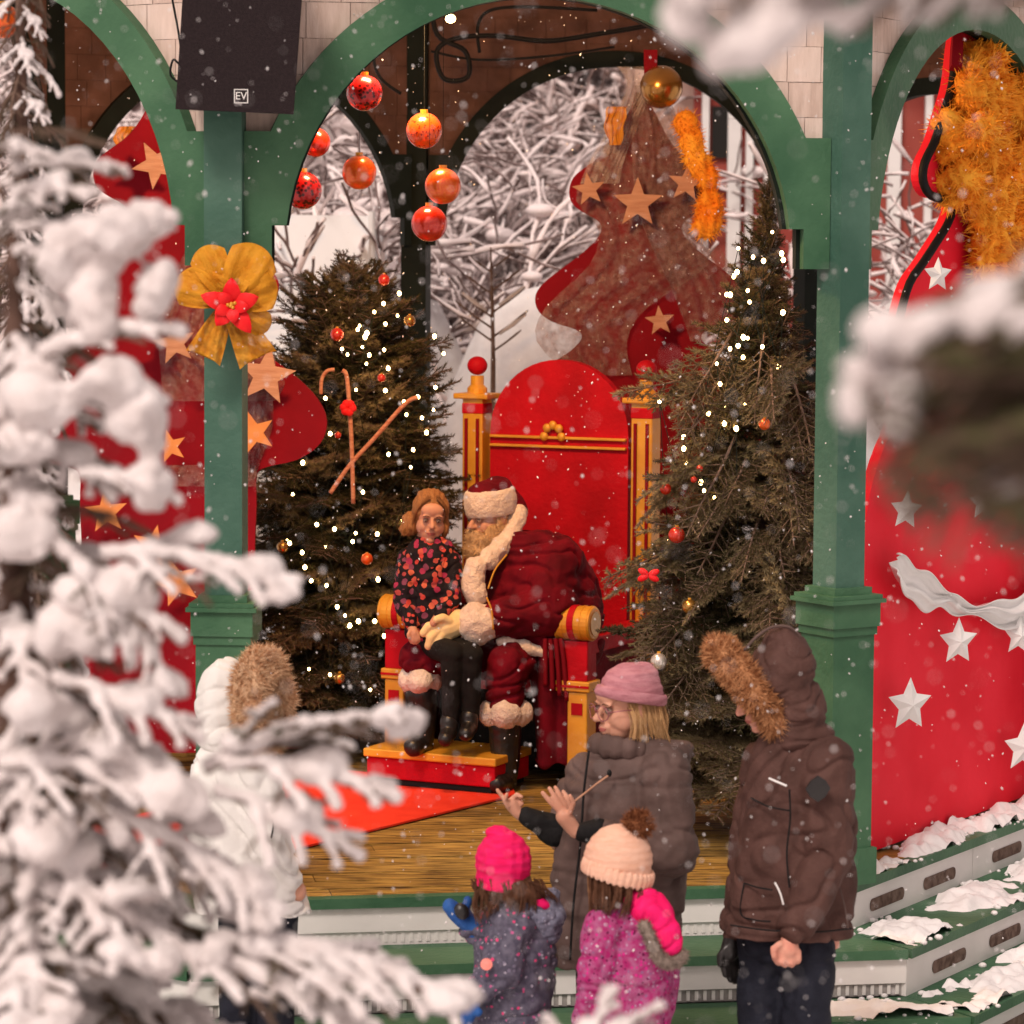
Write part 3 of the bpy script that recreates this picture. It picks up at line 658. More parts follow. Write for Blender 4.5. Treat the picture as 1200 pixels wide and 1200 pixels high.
lt = P(410, 900, 13.8); spruce((lt.x, 13.8, .01), 2.06, .62, 300, 'dark spruce left of the throne covered in tiny warm lights, candy canes and small baubles', lambda t: 1.15*(1-t)**.28*(.8+.2*min(1, t*4)), 3, .25)
rtc = P(893, 900, 11.85); rsp = spruce((rtc.x, 11.85, .01), 2.42, .66, 300, 'tall olive-green spruce between the throne and the right post with lights down its left edge', lambda t: (1-t)**.72*1.08+.06, 8, .6)
rnd = random.Random(31)
for k in range(50):                # drooping outer sprays that show their flat side
    h = rnd.uniform(.45, 1.75); az = rnd.uniform(-2.9, -1.15); t = h/2.42; rr = .66*(1-t)**.72*.62
    put(rnd.choice(BM['l'][rnd.choice((1, 1, 2))]), 'branch', rsp, (rr*cos(az), rr*sin(az), h+.25), Euler((rnd.uniform(-1.1, 1.1), rnd.uniform(.2, 1.0), az)), rnd.uniform(.75, 1.05))
# a thin stem behind the throne post, outside, with a dusting of snow
# fairy lights
def lights(label, pts, D, bow, seed, m='bulb'):
    rnd = random.Random(seed); f = F(D); rt = empty('fairy_lights', f.p(pts[0][0], pts[0][1]), label, 'string lights')
    sph = G().ell((0, 0, 0), (1, 1, 1.3), nu=8, nv=6).mesh('bulb'); sph.materials.append(M[m]); wire = G(); prev = None
    for (x, y) in pts:
        p = f.p(x, y, rnd.uniform(-12, 8)+bow(x)); o = put(sph, 'bulb', rt, p-org(rt), (rnd.uniform(-1, 1), 0, 0), rnd.uniform(.0055, .0095))
        if prev is not None: wire.tube([prev, prev.lerp(p, .5)-UP*.02, p], .0018, 4, cap=False)
        prev = p
    wire.build('wire', M['dgreen'], rt)
    return rt
L1 = [(300+x/4.615, 280+y/4.615) for x, y in ((775, 295), (690, 350), (765, 415), (700, 460), (550, 490), (590, 530), (575, 585), (465, 595), (495, 625), (612, 628), (693, 600), (597, 675), (715, 700), (700, 820), (965, 527), (1015, 620), (800, 880), (875, 855), (960, 925), (898, 968), (922, 1047), (850, 1140), (717, 1165), (560, 470), (600, 510), (640, 395))]
L1 += [(300+x/3.75, 540+y/3.75) for x, y in ((267, 280), (438, 318), (425, 355), (345, 300), (533, 322), (148, 362), (203, 403), (215, 468), (243, 527), (310, 548), (357, 642), (392, 680), (450, 705), (522, 705), (578, 630), (567, 720), (680, 28), (305, 380), (325, 940))]
rnd = random.Random(9)
L1 += [(rnd.uniform(335, 530), rnd.uniform(420, 840)) for _ in range(16)]
lights('warm fairy lights wound through the dark spruce left of the throne', L1, 13.3, lambda x: abs(x-415)*.5, 1)
L2 = [(905, 272)] + [(700+x/4, 300+y/4) for x, y in ((655, 75), (640, 95), (705, 162), (623, 182), (607, 300), (705, 385), (622, 435), (683, 475), (560, 505), (575, 600), (595, 700), (520, 738), (595, 785), (405, 850), (405, 903), (420, 975), (485, 1060), (870, 265), (850, 520), (730, 5), (500, 1100))]
L2 += [(rnd.uniform(850, 925), rnd.uniform(290, 420)) for _ in range(9)] + [(rnd.uniform(770, 930), rnd.uniform(440, 800)) for _ in range(7)]
lights('warm fairy lights strung down the left edge of the tall right-hand spruce', L2, 11.55, lambda x: abs(x-880)*.4, 2)
# baubles
sphb = {}
def bauble(x, y, r, D, m, label, string=None, grp=None, det=18):
    f = F(D); c = f.p(x, y); rr = f.r(r); rt = empty('bauble', c, label, 'bauble', grp)
    if m not in sphb:
        me = G().ell((0, 0, 0), (1, 1, 1), nu=24, nv=16).mesh('ball'); me.materials.append(M[m]); me.polygons.foreach_set('use_smooth', [True]*len(me.polygons)); sphb[m] = me
    put(sphb[m], 'ball', rt, (0, 0, 0), (0, 0, 0), rr)
    g = G(); g.tube([c+UP*rr*.93, c+UP*rr*1.16], rr*.22, 10); g.build('cap', M['gold'], rt, smooth=False)
    if string: G().tube([c+UP*rr*1.15, V((c.x, c.y, string))], .0012, 4).build('thread', M['cable'], rt)
def carved(name, c, c2, sc, thr):
    m = mat(name, c, .25, metal=.3, coat=.5); nt = m.node_tree; N = nt.nodes; L = nt.links; b = N['Principled BSDF']; tc = N.new('ShaderNodeTexCoord'); vo = N.new('ShaderNodeTexVoronoi'); vo.inputs['Scale'].default_value = sc; L.new(tc.outputs['Object'], vo.inputs[0])
    lt = N.new('ShaderNodeMath'); lt.operation = 'LESS_THAN'; lt.inputs[1].default_value = thr; L.new(vo.outputs['Distance'], lt.inputs[0]); mx = N.new('ShaderNodeMix'); mx.data_type = 'RGBA'; mx.inputs[6].default_value = (*c, 1); mx.inputs[7].default_value = (*c2, 1); L.new(lt.outputs[0], mx.inputs[0]); L.new(mx.outputs[2], b.inputs['Base Color']); M[name] = m
carved('bauble_dots', (.78, .10, .012), (.30, .02, .004), 5.5, .30); carved('bauble_dark', (.50, .008, .008), (.10, .002, .002), 4.5, .42)
for (x, y, r, D, m, l) in ((427, 109, 21, 11.3, 'bauble_dark', 'dark red patterned bauble hanging highest, over the rear wall'), (497, 153, 21, 11.5, 'bauble_dots', 'orange bauble with dark dots hanging over the dark rear post'), (370, 167, 17, 11.5, 'bauble_r', 'red bauble half behind the front arch, upper of two on the left'), (421, 202, 20, 11.3, 'bauble_o', 'plain glossy orange bauble beside the rear arch'), (355, 223, 22, 11.4, 'bauble_dark', 'dark red bauble low on the left, touching the front arch in view'), (519, 218, 21, 11.2, 'bauble_o', 'orange-red bauble upper of the close pair right of the rear post'), (503, 262, 21, 11.3, 'bauble_r', 'red bauble lowest of the cluster under the rear arch')): bauble(x, y, r, D, m, l, 3.62)
bauble(4, 25, 20, 11.2, 'bauble_o', 'orange bauble hanging at the top left picture corner', 3.62)
for (x, y, r, D, m, l) in ((896, 497, 7, 11.35, 'bauble_o', 'small orange-red bauble high on the right-hand spruce'), (780, 573, 7, 11.5, 'bauble_r', 'small pinkish red bauble beside the right gold throne post'), (793, 627, 10, 11.45, 'bauble_r', 'larger red bauble on the left flank of the right-hand spruce'), (808, 711, 9, 11.4, 'bauble_g', 'pale gold bauble midway down the right-hand spruce'), (772, 775, 10, 11.4, 'bauble_w', 'silver bauble just above the mauve beanie'), (820, 549, 4, 11.4, 'bauble_r', 'tiny red bauble below the string lights'), (813, 562, 4, 11.4, 'bauble_r', 'tiny red bauble lower of two below the string lights'),
        (395, 392, 8, 13.25, 'bauble_r', 'small red bauble left of the fairy lights on the dark spruce'), (450, 328, 7, 13.3, 'bauble_r', 'small red bauble at the top of the dark spruce'), (447, 443, 5, 13.2, 'bauble_r', 'tiny red bauble in the middle of the fairy lights'), (396, 510, 4, 13.2, 'bauble_r', 'tiny red bauble left of the candy canes'), (324, 513, 7, 13.25, 'bauble_o', 'orange bauble at the left edge of the dark spruce'), (430, 655, 7, 13.2, 'bauble_o', 'small orange bauble low on the dark spruce left of the girl'), (331, 641, 7, 13.2, 'bauble_g', 'gold bauble above the snowy twig on the dark spruce'), (480, 376, 7, 13.25, 'bauble_g', 'gold bauble high on the right side of the dark spruce'), (398, 795, 7, 13.2, 'bauble_g', 'gold bauble lowest on the dark spruce by the red box')): bauble(x, y, r, D, m, l)
# candy canes and a red bow on the dark spruce
f = F(13.15)
def cane(pts, r, label, deco=None):
    rt = empty('candy_cane', f.p(*pts[-1]), label, 'candy cane'); G().tube(curve([f.p(*p) for p in pts]), f.r(r), 8).build('stick', M['stick'], rt, smooth=True)
    if deco:
        g = G(); c = f.p(*deco, -4)
        for a in range(6): g.ell(c + V((cos(a), -.3, sin(a)))*f.r(5), (f.r(5), f.r(3), f.r(5)))
        g.build('red_bow', M['poin'], rt, smooth=True)
M['stick'] = mat('candy_stick', (.45, .16, .09), .5, (.62, .30, .18), 30, stretch=(1, 1, 3))
cane([(376, 462), (377, 445), (383, 435), (392, 433)], 2.2, 'short pale candy cane hook at the upper left of the dark spruce')
cane([(401, 434), (406, 440), (409, 470), (412, 520), (414, 590)], 2.6, 'long upright candy cane with a red bow on the dark spruce', (408, 478))
cane([(387, 578), (410, 545), (440, 512), (470, 478), (482, 468), (490, 466)], 2.6, 'long slanted candy cane crossing the dark spruce')
f = F(11.3); g = G(); c = f.p(760, 674)
for a in (-.5, .4, 2.6, 3.6): g.ell(c+V((cos(a), 0, sin(a)))*f.r(7), (f.r(7), f.r(3), f.r(4)), Matrix.Rotation(-a, 3, 'Y'))
top(g.build('red_bow', M['poin'], smooth=True), 'small red ribbon bow on a twig in front of the right gold throne post', 'bow')

# ---------------------------------------------------------------- gold bow with poinsettia on the left post
bw = empty('ribbon_bow', P(265, 430, 10.45), 'gold mesh ribbon bow with a red poinsettia tied on the left green post', 'bow')
f = F(10.42)
def loop(cx, cy, ang, L, Wd, twist=0, tail=False, name='bow_loop'):
    g = G(); n = 30; m = 14; an_ = ang*5; vs = []; fs = []; ca, sa_ = cos(ang), sin(ang)
    for i in range(n+1):
        t = i/n; th = t*2*pi
        if tail: a = L*t; dd = -3-6*sin(t*3); w = Wd*(.25+.75*t**.6)
        else: a = L*(.5-.5*cos(th)); dd = -14*sin(th)-8; w = Wd*(.22+.78*max(0, sin(min(1, a/L)*pi/2))**.8)
        for j in range(m+1):
            s = (j/m-.5)*2; e = w*s + 0
            aa = a - (abs(s)**2.2)*Wd*.55*(a/L if not tail else 0) + (7*abs(s)-7 if tail and i == n else 0)
            x = cx + aa*ca - e*sa_; y = cy + aa*sa_ + e*ca
            vs.append(f.p(x, y, dd + 3*sin(s*5+t*4+an_) + 2.0*sin(s*15+t*9) + 1.5*sin(t*31+s*4)))
    for i in range(n):
        for j in range(m): q = i*(m+1)+j; fs.append((q, q+1, q+m+2, q+m+1))
    g.add(vs, fs); o = g.build(name, M['ribbon'], bw, smooth=True, fix=False)
C0 = (268, 352)
for (an, L, w) in ((-2.80, 66, 24), (-2.02, 70, 22), (-1.02, 74, 30), (-.42, 60, 30), (.62, 58, 16), (-1.5, 42, 24), (-2.4, 44, 26)): loop(*C0, an, L, w)
loop(266, 358, 2.0, 68, 22, tail=True, name='bow_tail'); loop(270, 358, 1.1, 72, 24, tail=True, name='bow_tail')
for a in range(9):
    an = a*2*pi/5.0+.45*(a > 4)-.3; L = (34, 40, 30, 38, 33)[a % 5] if a < 5 else 22; w = 11 if a < 5 else 8; g = G(); n = 8; vs = []; fs = []; cx, cy = 271, 358
    for i in range(n+1):
        t = i/n; ww = w*max(0, sin(pi*min(1, t*.93+.07)))**.7*(1.1-.3*t); 
        for s, dz in ((-1, 2), (0, -1), (1, 2)): vs.append(f.p(cx+cos(an)*L*t-sin(an)*ww*s, cy+sin(an)*L*t+cos(an)*ww*s, -24-(4 if a > 4 else 0)-8*sin(t*2.2)+dz))
    for i in range(n):
        for j in range(2): q = i*3+j; fs.append((q, q+1, q+4, q+3))
    g.add(vs, fs); g.build('petal', M['poin'], bw, smooth=True, fix=False)
g = G(); [g.ell(f.p(271+5*cos(a*2.4)*a/5, 358+5*sin(a*2.4)*a/5, -32), (f.r(2.3),)*3) for a in range(6)]; g.build('flower_centre', M['gold'], bw, smooth=True)
G().box(f.p(264, 356, 6), (.15, .03, .02)).build('tie', M['redd'], bw)

# ================================================================ OUTSIDE, behind the pavilion
def snowbush(name, seed, H, label, loc, cat='tree', n0=6, sw=.95, grp=None, spreadx=1.0):
    rnd = random.Random(seed); rt = empty(name, loc, label, cat, grp); B = G(); S = G()
    def grow(p, d, l, r, lv):
        n = 5; pts = [p]
        for i in range(n):
            d = (d + V((rnd.uniform(-.28, .28), rnd.uniform(-.28, .28), rnd.uniform(-.2, .18)))).normalized(); p = p + d*l/n; pts.append(p)
        B.tube(pts, [max(.008, r*(1-.10*i)) for i in range(n+1)], 5, cap=False)
        k = max(.009, r*.8)*sw*rnd.choice((.5, .9, 1.3, 2.1))
        S.tube([q + V((0, -.2*r, r*.85+k*.35)) for q in pts], [k*rnd.uniform(.4, 1.25) for _ in pts], 6)
        if lv < 4 and rnd.random() < .55: q = pts[rnd.randint(2, n)]; c = rnd.uniform(.03, .10); S.ell(q+V((0, 0, c*.35)), (c*1.5, c, c*.55), None, 8, 6)
        if lv < 5:
            for _ in range(4 if lv == 0 else (3 if lv < 3 else 2)):
                a = pts[rnd.randint(2, n)]; dd = (d*.6 + V((rnd.uniform(-1, 1), rnd.uniform(-.6, .6), rnd.uniform(-.45, .6)))).normalized(); grow(a, dd, l*rnd.uniform(.6, .8), r*.55, lv+1)
    for i in range(n0):
        a = i*2*pi/n0 + rnd.uniform(-.4, .4); grow(V((0, 0, -.1)), V((cos(a)*spreadx, sin(a)*.7, rnd.uniform(.7, 1.6))).normalized(), H*.42, .05, 0)
    B.build('limbs', M['bglimb'], rt, local=True, fix=False)
    S.build('snow_load', M['bgsnow'], rt, smooth=True, local=True, fix=False)
    return rt
def dup(rt, loc, rz, s, label):
    o = rt.copy(); col.objects.link(o); o.location = loc; o.rotation_euler = (0, 0, rz); o.scale = (s,)*3; o['label'] = label
    for c in rt.children: q = c.copy(); col.objects.link(q); q.parent = o
    return o
def gp(px, D): p = P(px, 300, D); return V((p.x, D, gz(p.x, D)))
T1 = snowbush('snowy_tree', 5, 4.6, 'snow-laden tangled tree outside, framed in the middle of the rear arch', gp(640, 25), n0=8)
T2 = snowbush('snowy_tree', 12, 4.8, 'snow-laden tree outside, left of centre in the rear arch', gp(540, 26), n0=8)
for (px, D, rz, s, l, src) in ((720, 28, 1.2, 1.1, 'snow-laden tree behind the tip of the centre tree board', T1), (380, 26, .7, 1.2, 'snow-laden tree outside behind the two leftmost hanging baubles', T1), (130, 20, 2.0, 1.1, 'snow-laden tree outside seen through the left bay', T2), (20, 22, 3.1, 1.15, 'snow-laden tree outside at the left picture edge', T1), (700, 31, 4.0, 1.4, 'farther snow-laden tree high on the slope behind the centre', T2), (500, 30, 5.0, 1.5, 'farther snow-laden tree high on the slope left of centre', T1), (250, 29, 1.9, 1.5, 'farther snow-laden tree behind the left post', T2), (1130, 20.5, .3, .95, 'snow-laden tree outside behind the right-hand bay', T1), (620, 33, 3.3, 1.6, 'farthest snow-laden tree at the top of the slope', T2), (100, 31, 2.2, 1.6, 'farther snow-laden tree behind the left bay', T2)):
    dup(src, gp(px, D), rz, s, l)
# white tent wall, low house, striped house, snow mounds
tn = empty('tent', gp(375, 17.6), 'plain white tent seen through the rear left arch between post and spruce', 'tent')
f = F(17.6); a = f.p(296, 251); b = f.p(436, 253); z0 = GZ
G().add([(a.x, 17.6, z0), (b.x, 17.6, z0), (b.x, 17.6, b.z), (a.x, 17.6, a.z), (a.x, 19.6, z0), (b.x, 19.6, z0), (b.x, 19.6, b.z+.0), (a.x, 19.6, a.z)], [(0, 1, 2, 3), (5, 4, 7, 6), (0, 3, 7, 4), (1, 5, 6, 2), (3, 2, 6, 7)]).build('canvas', M['tentw'] if 'tentw' in M else M['white_p'], tn)
for x in (a.x, b.x): G().tube([(x, 17.57, z0), (x, 17.57, a.z+.02)], .02, 6).build('tent_pole', M['white_p'], tn)
hs_ = empty('striped_house', gp(880, 24), 'far house with dull red walls and pale vertical boards beyond the snowy trees', 'house')
f = F(24); z0 = gz(2, 24)-.3
x0 = f.p(815, 0).x; x1 = f.p(1130, 0).x; zt = f.p(900, 30).z
G().box(((x0+x1)/2, 26, (z0+zt)/2), (x1-x0, 4, zt-z0)).build('wall', M['redwall'], hs_)
G().box((x0-.2, 25.6, (z0+zt)/2), (.5, 3, zt-z0)).build('corner_wall', M['pinkwall'], hs_)
k = 0
for px in (828, 862, 880, 905, 940, 975, 1010, 1050, 1090): x = f.p(px, 0).x; G().box((x, 23.96, (z0+zt)/2), (.10 if k % 2 else .055, .06, zt-z0)).build('pilaster', M['white_p'], hs_); k += 1
for px in (845, 892, 922, 958, 992): x = f.p(px, 0).x; w = G().box((x, 23.98, f.p(0, 150).z), (.12, .03, .4)).build('window', M['dark'], hs_)
G().box(((x0+x1)/2, 26, zt+.12), (x1-x0+.8, 5, .24)).build('roof', M['snow'], hs_)
lw = empty('low_house', gp(590, 28), 'low mauve house with an ochre band behind snowy branches in the rear arch', 'house')
f = F(28); p0 = f.p(520, 312); p1 = f.p(650, 262); G().box(((p0.x+p1.x)/2, 29.5, p1.z/2+p0.z/2-.4), (p1.x-p0.x, 3, p1.z-p0.z+.8)).build('wall', mat('mauve_wall', (.20, .13, .15), .9, (.28, .2, .22), 3), lw)
G().box(((p0.x+p1.x)/2, 27.97, f.p(0, 250).z), (p1.x-p0.x+.2, .06, .22)).build('fascia', mat('ochre_band', (.55, .32, .16), .8), lw)
G().box(((p0.x+p1.x)/2, 29.5, f.p(0, 250).z+.2), (p1.x-p0.x+.6, 3.6, .18)).build('roof', M['snow'], lw)
def mound(cx, cy, rx, ry, h, seed, label):
    g = G(); rnd = random.Random(seed); nx = 24; vs = []; fs = []
    c = V((cx, cy, gz(cx, cy)-.15))
    for j in range(nx+1):
        for i in range(nx+1):
            x = -1+2*i/nx; y = -1+2*j/nx; r = min(1, math.hypot(x, y)); z = h*(max(0, 1-r*r))**.7 + (.10*noise.noise(V((x*3+seed, y*3, 0))) if r < 1 else 0)
            vs.append(c+V((x*rx, y*ry, z)))
    for j in range(nx):
        for i in range(nx): a = j*(nx+1)+i; fs.append((a, a+1, a+nx+2, a+nx+1))
    g.add(vs, fs); top(g.build('snow_mound', M['snow2'], smooth=True, fix=False), label, 'snow pile')
q = F(18); p = q.p(600, 300); mound(p.x+.1, 18, .9, .9, 2.75, 3, 'tall bright snow mound outside behind the left gold throne post')
p = q.p(480, 300); mound(p.x-.1, 18.6, .8, .8, 2.75, 8, 'snow mound outside beside the dark rear post')
p = q.p(900, 300); mound(p.x, 19, 1.4, .9, 2.3, 5, 'broad snow mound outside behind the right-hand spruce')
p = q.p(60, 300); mound(p.x, 19, 1.6, .9, 1.9, 6, 'broad snow mound outside behind the left bay')
# bare conifer leader outside the rear arch
f = F(16.6); g = G(); g.tube([f.p(578, 420), f.p(577, 360), f.p(575, 290)], [.012, .010, .004], 6)
for (y, s, l) in ((400, -1, 40), (395, 1, 42), (372, -1, 36), (366, 1, 38), (345, -1, 30), (340, 1, 32), (320, -1, 20), (314, 1, 22), (412, 1, 34), (385, -1, 44)):
    g.tube(curve([f.p(577, y), f.p(577+s*l*.5, y-l*.35), f.p(577+s*l, y-l*.75)], 3), [.008]+[.006]*5+[.003], 5)
sap = empty('sapling', (f.p(577, 420).x, 16.6, GZ), 'thin spiky bare sapling outside between the dark spruce and the throne post', 'sapling')
g.tube([f.p(578, 420), (f.p(577, 420).x, 16.6, GZ)], .014, 6); g.build('stem', M['twig'], sap)
g = G()
for (y, s, l) in ((372, -1, 36), (366, 1, 38), (400, 1, 40)): g.tube([f.p(577+s*l*.2, y-l*.14-3), f.p(577+s*l*.6, y-l*.42-3), f.p(577+s*l, y-l*.75-2)], [.008, .014, .006], 6)
g.build('snow_load', M['snow'], sap, smooth=True)
# ================================================================ THE THRONE  (local frame: x to its right side in view, y back, z up)
TH = R(-25); tc_ = P(652, 850, 13.6); thr = empty('throne', (tc_.x, 13.6, .014), 'tall red and gold wooden throne with round-topped back, ball finials and scroll arms', 'throne', rz=TH)
def LB(name, c, s, m, par=None, bev=.006):
    o = G().box(c, s).build(name, m, par or thr, local=True); 
    if bev: b = o.modifiers.new('b', 'BEVEL'); b.width = bev; b.segments = 2
    return o
W2_ = .41
pl = [(-.335, .42), (-.335, 1.44)] + [(-.335*cos(t), 1.44+.33*sin(t)) for t in [pi*k/24 for k in range(1, 24)]] + [(.335, 1.44), (.335, .42)]
bk = G().prism(pl, (0, .0, 0), V((1, 0, 0)), UP, V((0, 1, 0)), .05).build('backrest', M['throne_red'], thr, local=True)
for z in (1.425, 1.385): LB('gilt_rail', (0, -.010, z), (.66, .02, .012), M['gold'], bk, .003)
g = G(); [g.ell((.06*cos(a)*.7-.02, -.018, 1.43+.05*abs(sin(a))), (.02, .012, .02)) for a in (0, .8, 1.57, 2.3, 3.14)]; g.build('crest', M['gold'], bk, smooth=True, local=True)
for sx in (-1, 1):
    x = sx*W2_
    po = LB('post', (x, .02, .80), (.10, .10, 1.60), M['gold'])
    for dx in (-.028, .028): LB('fluting', (x+dx, -.034, .95), (.014, .008, 1.1), M['redd'], po, 0)
    LB('collar', (x, .02, 1.545), (.105, .105, .05), M['throne_red'], po)
    LB('abacus', (x, .02, 1.60), (.17, .15, .025), M['gold'], po)
    G().tube([(x, .02, 1.61), (x, .02, 1.635), (x, .02, 1.65), (x, .02, 1.69)], [.045, .045, .030, .030], 14).build('neck', M['gold'], po, smooth=False, local=True)
    G().ell((x, .02, 1.735), (.046, .046, .042), nu=20, nv=14).build('finial', M['throne_red'], po, smooth=True, local=True)
    # arm
    ar = LB('arm', (x, -.34, .60), (.12, .66, .07), M['throne_red'])
    sc = G().tube([(x-.085, -.72, .70), (x+.085, -.72, .70)], .072, 26).build('scroll', M['gold'], ar, local=True); bb = sc.modifiers.new('b', 'BEVEL'); bb.width = .008; bb.segments = 2; bb.limit_method = 'ANGLE'
    G().tube([(x-.014, -.72, .70), (x+.014, -.72, .70)], .075, 26).build('scroll_band', M['throne_red'], ar, local=True)
    for q in (-.072, .072, -.04, .04): G().tube([(x+q-.004, -.72, .70), (x+q+.004, -.72, .70)], .0745, 26).build('scroll_ring', M['gold'], ar, local=True)
    G().tube([(x+.0855, -.72, .70), (x+.0885, -.72, .70)], .05, 20).build('scroll_eye', M['bauble_g'], ar, local=True)
    LB('arm_front', (x, -.70, .54), (.13, .10, .17), M['throne_red'])
    gb = LB('gilt_band', (x, -.70, .435), (.16, .12, .045), M['gold']); LB('band_stripe', (x, -.762, .435), (.155, .004, .010), M['throne_red'], gb, 0)
    lg = LB('leg', (x+sx*.02, -.70, .22), (.09, .10, .38), M['gold']); LB('leg_inset', (x+sx*.02, -.752, .34), (.05, .005, .05), M['throne_red'], lg, 0)
    LB('side_panel', (x, -.34, .29), (.03, .62, .56), M['velvet'])
LB('seat', (0, -.34, .43), (.70, .64, .10), M['throne_red'], None, .02)
LB('seat_base', (0, -.25, .20), (.70, .44, .36), M['dark'])
LB('footboard', (-.13, -.83, .070), (.60, .34, .09), M['throne_red']); LB('footboard_top', (-.13, -.835, .133), (.62, .36, .035), M['gold']); LB('footboard_base', (-.13, -.83, .012), (.56, .32, .022), M['cable'], None, 0)
LB('inset_block', (.02, -.49, .25), (.09, .03, .07), M['gold'])

# ================================================================ PEOPLE
def hm(yaw, pitch=0, roll=0): return Matrix.Rotation(yaw, 3, 'Z') @ Matrix.Rotation(pitch, 3, 'X') @ Matrix.Rotation(roll, 3, 'Y')
def head(g, c, s, M3, child=False, neck=True):          # faces -Y before turning; s = 1 for an adult
    T = lambda x, y, z: V(c) + M3 @ (V((x, y, z))*s)
    E = lambda p, r: g.ell(T(*p), (r[0]*s, r[1]*s, r[2]*s), M3, 18, 12)
    E((0, .012, .032), (.074, .094, .088)); E((0, -.012, -.02), (.062, .072, .07)); E((0, -.032, -.060), (.050, .050, .048)); E((0, -.070, -.092), (.022, .020, .017))
    g.cap(T(0, -.086, .010), T(0, -.110, -.022), .008*s, .012*s); E((.011, -.098, -.026), (.008, .009, .007)); E((-.011, -.098, -.026), (.008, .009, .007))
    for q in (-1, 1): E((q*.033, -.052, -.028), (.026, .026, .030)); E((q*.045, -.028, -.035), (.022, .040, .034)); E((q*.076, .012, -.008), (.009, .018, .030)); E((q*.030, -.082, .022), (.022, .012, .007))
    E((0, -.079, -.053), (.026, .018, .015)); E((0, -.079, -.066), (.022, .014, .012)); E((0, -.066, .05), (.055, .03, .035))
    if neck: g.cap(T(0, .02, -.05), T(0, .035, -.16), .052*s, .055*s)
def features(par, c, s, M3, brow='brownh', lips=True):
    T = lambda x, y, z: V(c) + M3 @ (V((x, y, z))*s)
    for q in (-1, 1):
        ey = G().ell(T(q*.031, -.080, .003), (.0118*s,)*3, M3, 14, 10).build('eye', M['eyew'], par, smooth=True)
        G().ell(T(q*.031, -.0885, .002), (.0052*s, .004*s, .0052*s), M3, 12, 8).build('iris', M['eye'], ey, smooth=True)
        G().tube([T(q*.019, -.091, .0105), T(q*.031, -.094, .0125), T(q*.044, -.086, .009)], .0014*s, 5).build('eyelashes', M['eye'], ey)
        G().tube([T(q*.015, -.095, .022), T(q*.030, -.097, .0275), T(q*.047, -.086, .022)], [.0018*s, .0026*s, .0014*s], 5).build('eyebrow', M[brow], par)
    if lips:
        g = G(); g.tube(curve([T(-.021, -.086, -.0565), T(-.008, -.0945, -.0545), T(0, -.095, -.0555), T(.008, -.0945, -.0545), T(.021, -.086, -.0565)], 3), [.001*s]+[.0035*s]*11+[.001*s], 6)
        g.tube(curve([T(-.019, -.086, -.059), T(0, -.0935, -.0625), T(.019, -.086, -.059)], 4), [.001*s]+[.0042*s]*7+[.001*s], 6); g.build('lips', M['lip'], par, smooth=True)
def rings(f, rows, d=0): return [(f.p((l+r)/2, y, d+(row[4] if len(row) > 4 else 0)), V((f.r((r-l)/2), 0, 0)), V((0, f.r(dd), 0))) for row in rows for (y, l, r, dd) in [row[:4]]]
def hand(f, g, w, palm, tips, r=3.6, pr=9):       # w wrist, palm centre, finger chains in px frame
    g.cap(f.p(*w), f.p(*palm), f.r(pr*.85), f.r(pr)); 
    for ch in tips:
        for i, (a, b) in enumerate(zip(ch, ch[1:])): g.cap(f.p(*a), f.p(*b), f.r(r*(1-.08*i)), f.r(r*(.92-.08*i)), 10)
def strands(par, m, roots, name='hair', w=.0035, seed=1, n=5):   # list of (points, count, jitter)
    rnd = random.Random(seed); g = G()
    for pts, cnt, jit in roots:
        c = curve(pts, n)
        for _ in range(cnt):
            o = V((rnd.uniform(-1, 1), rnd.uniform(-1, 1), rnd.uniform(-1, 1)))*jit; o2 = V((rnd.uniform(-1, 1), rnd.uniform(-1, 1), rnd.uniform(-1, 1)))*jit*1.3
            k = len(c); g.tube([p + o.lerp(o2, i/(k-1)) for i, p in enumerate(c)], [w*(1-.7*i/(k-1)) for i in range(k)], 4, cap=False)
    return g.build(name, m, par, smooth=True, fix=False)
def person(f, px, label, gy=None): b = f.p(px, 600); return empty('person', (b.x, f.D, gy if gy is not None else GZ+.01), label, 'person')
def legs(f, g, xs, hip, D0=0, r=(26, 20), gy=None):
    gyy = 300+2.92*f.s if gy is None else gy
    for (x, d) in xs: g.cap(f.p(x, hip, d), f.p(x-2, (hip+gyy)/2, d), f.r(r[0]), f.r(r[0]*.85)); g.cap(f.p(x-2, (hip+gyy)/2, d), f.p(x-3, gyy-32, d+3), f.r(r[0]*.85), f.r(r[1]))
def shoes(f, par, xs, yaw, m='black', L=.27):
    for (x, d) in xs:
        p = f.p(x-3, 600, d); g = G(); M3 = Matrix.Rotation(yaw, 3, 'Z'); c = V((p.x, p.y, GZ+.012))
        g.ell(c + M3 @ V((0, -L*.22, .045)), (.05, L*.5, .05), M3); g.ell(c + M3 @ V((0, .02, .09)), (.05, .06, .11), M3); g.box(c + M3 @ V((0, -L*.2, .015)), (.095, L*.95, .03), M3)
        blob('boot', g, M[m], par, .008, 3)
def folds(a, b, seed=0): 
    def fn(c):
        q = c*b; k = noise.noise(V((q.x*.35, q.y*.35, q.z*.35+seed)))*2.2; return a*(.55*noise.noise(V((q.x+seed, q.y, q.z*.9))) - .75*max(0, 1-5*abs(noise.noise(V((q.x*.7+k, q.y*.7-k, q.z*1.5+k+seed))))) + .25*noise.noise(q*3.2))
    return fn
def quilt(f, y0, step, a, b2):                          # puffer baffles: horizontal pinched seams
    def fn(c):
        z = c.z; t = (z/step) % 1.0; return -a*math.exp(-((min(t, 1-t))/.10)**2) + b2*noise.noise(c*9) + b2*.6*noise.noise(c*22)
    return fn

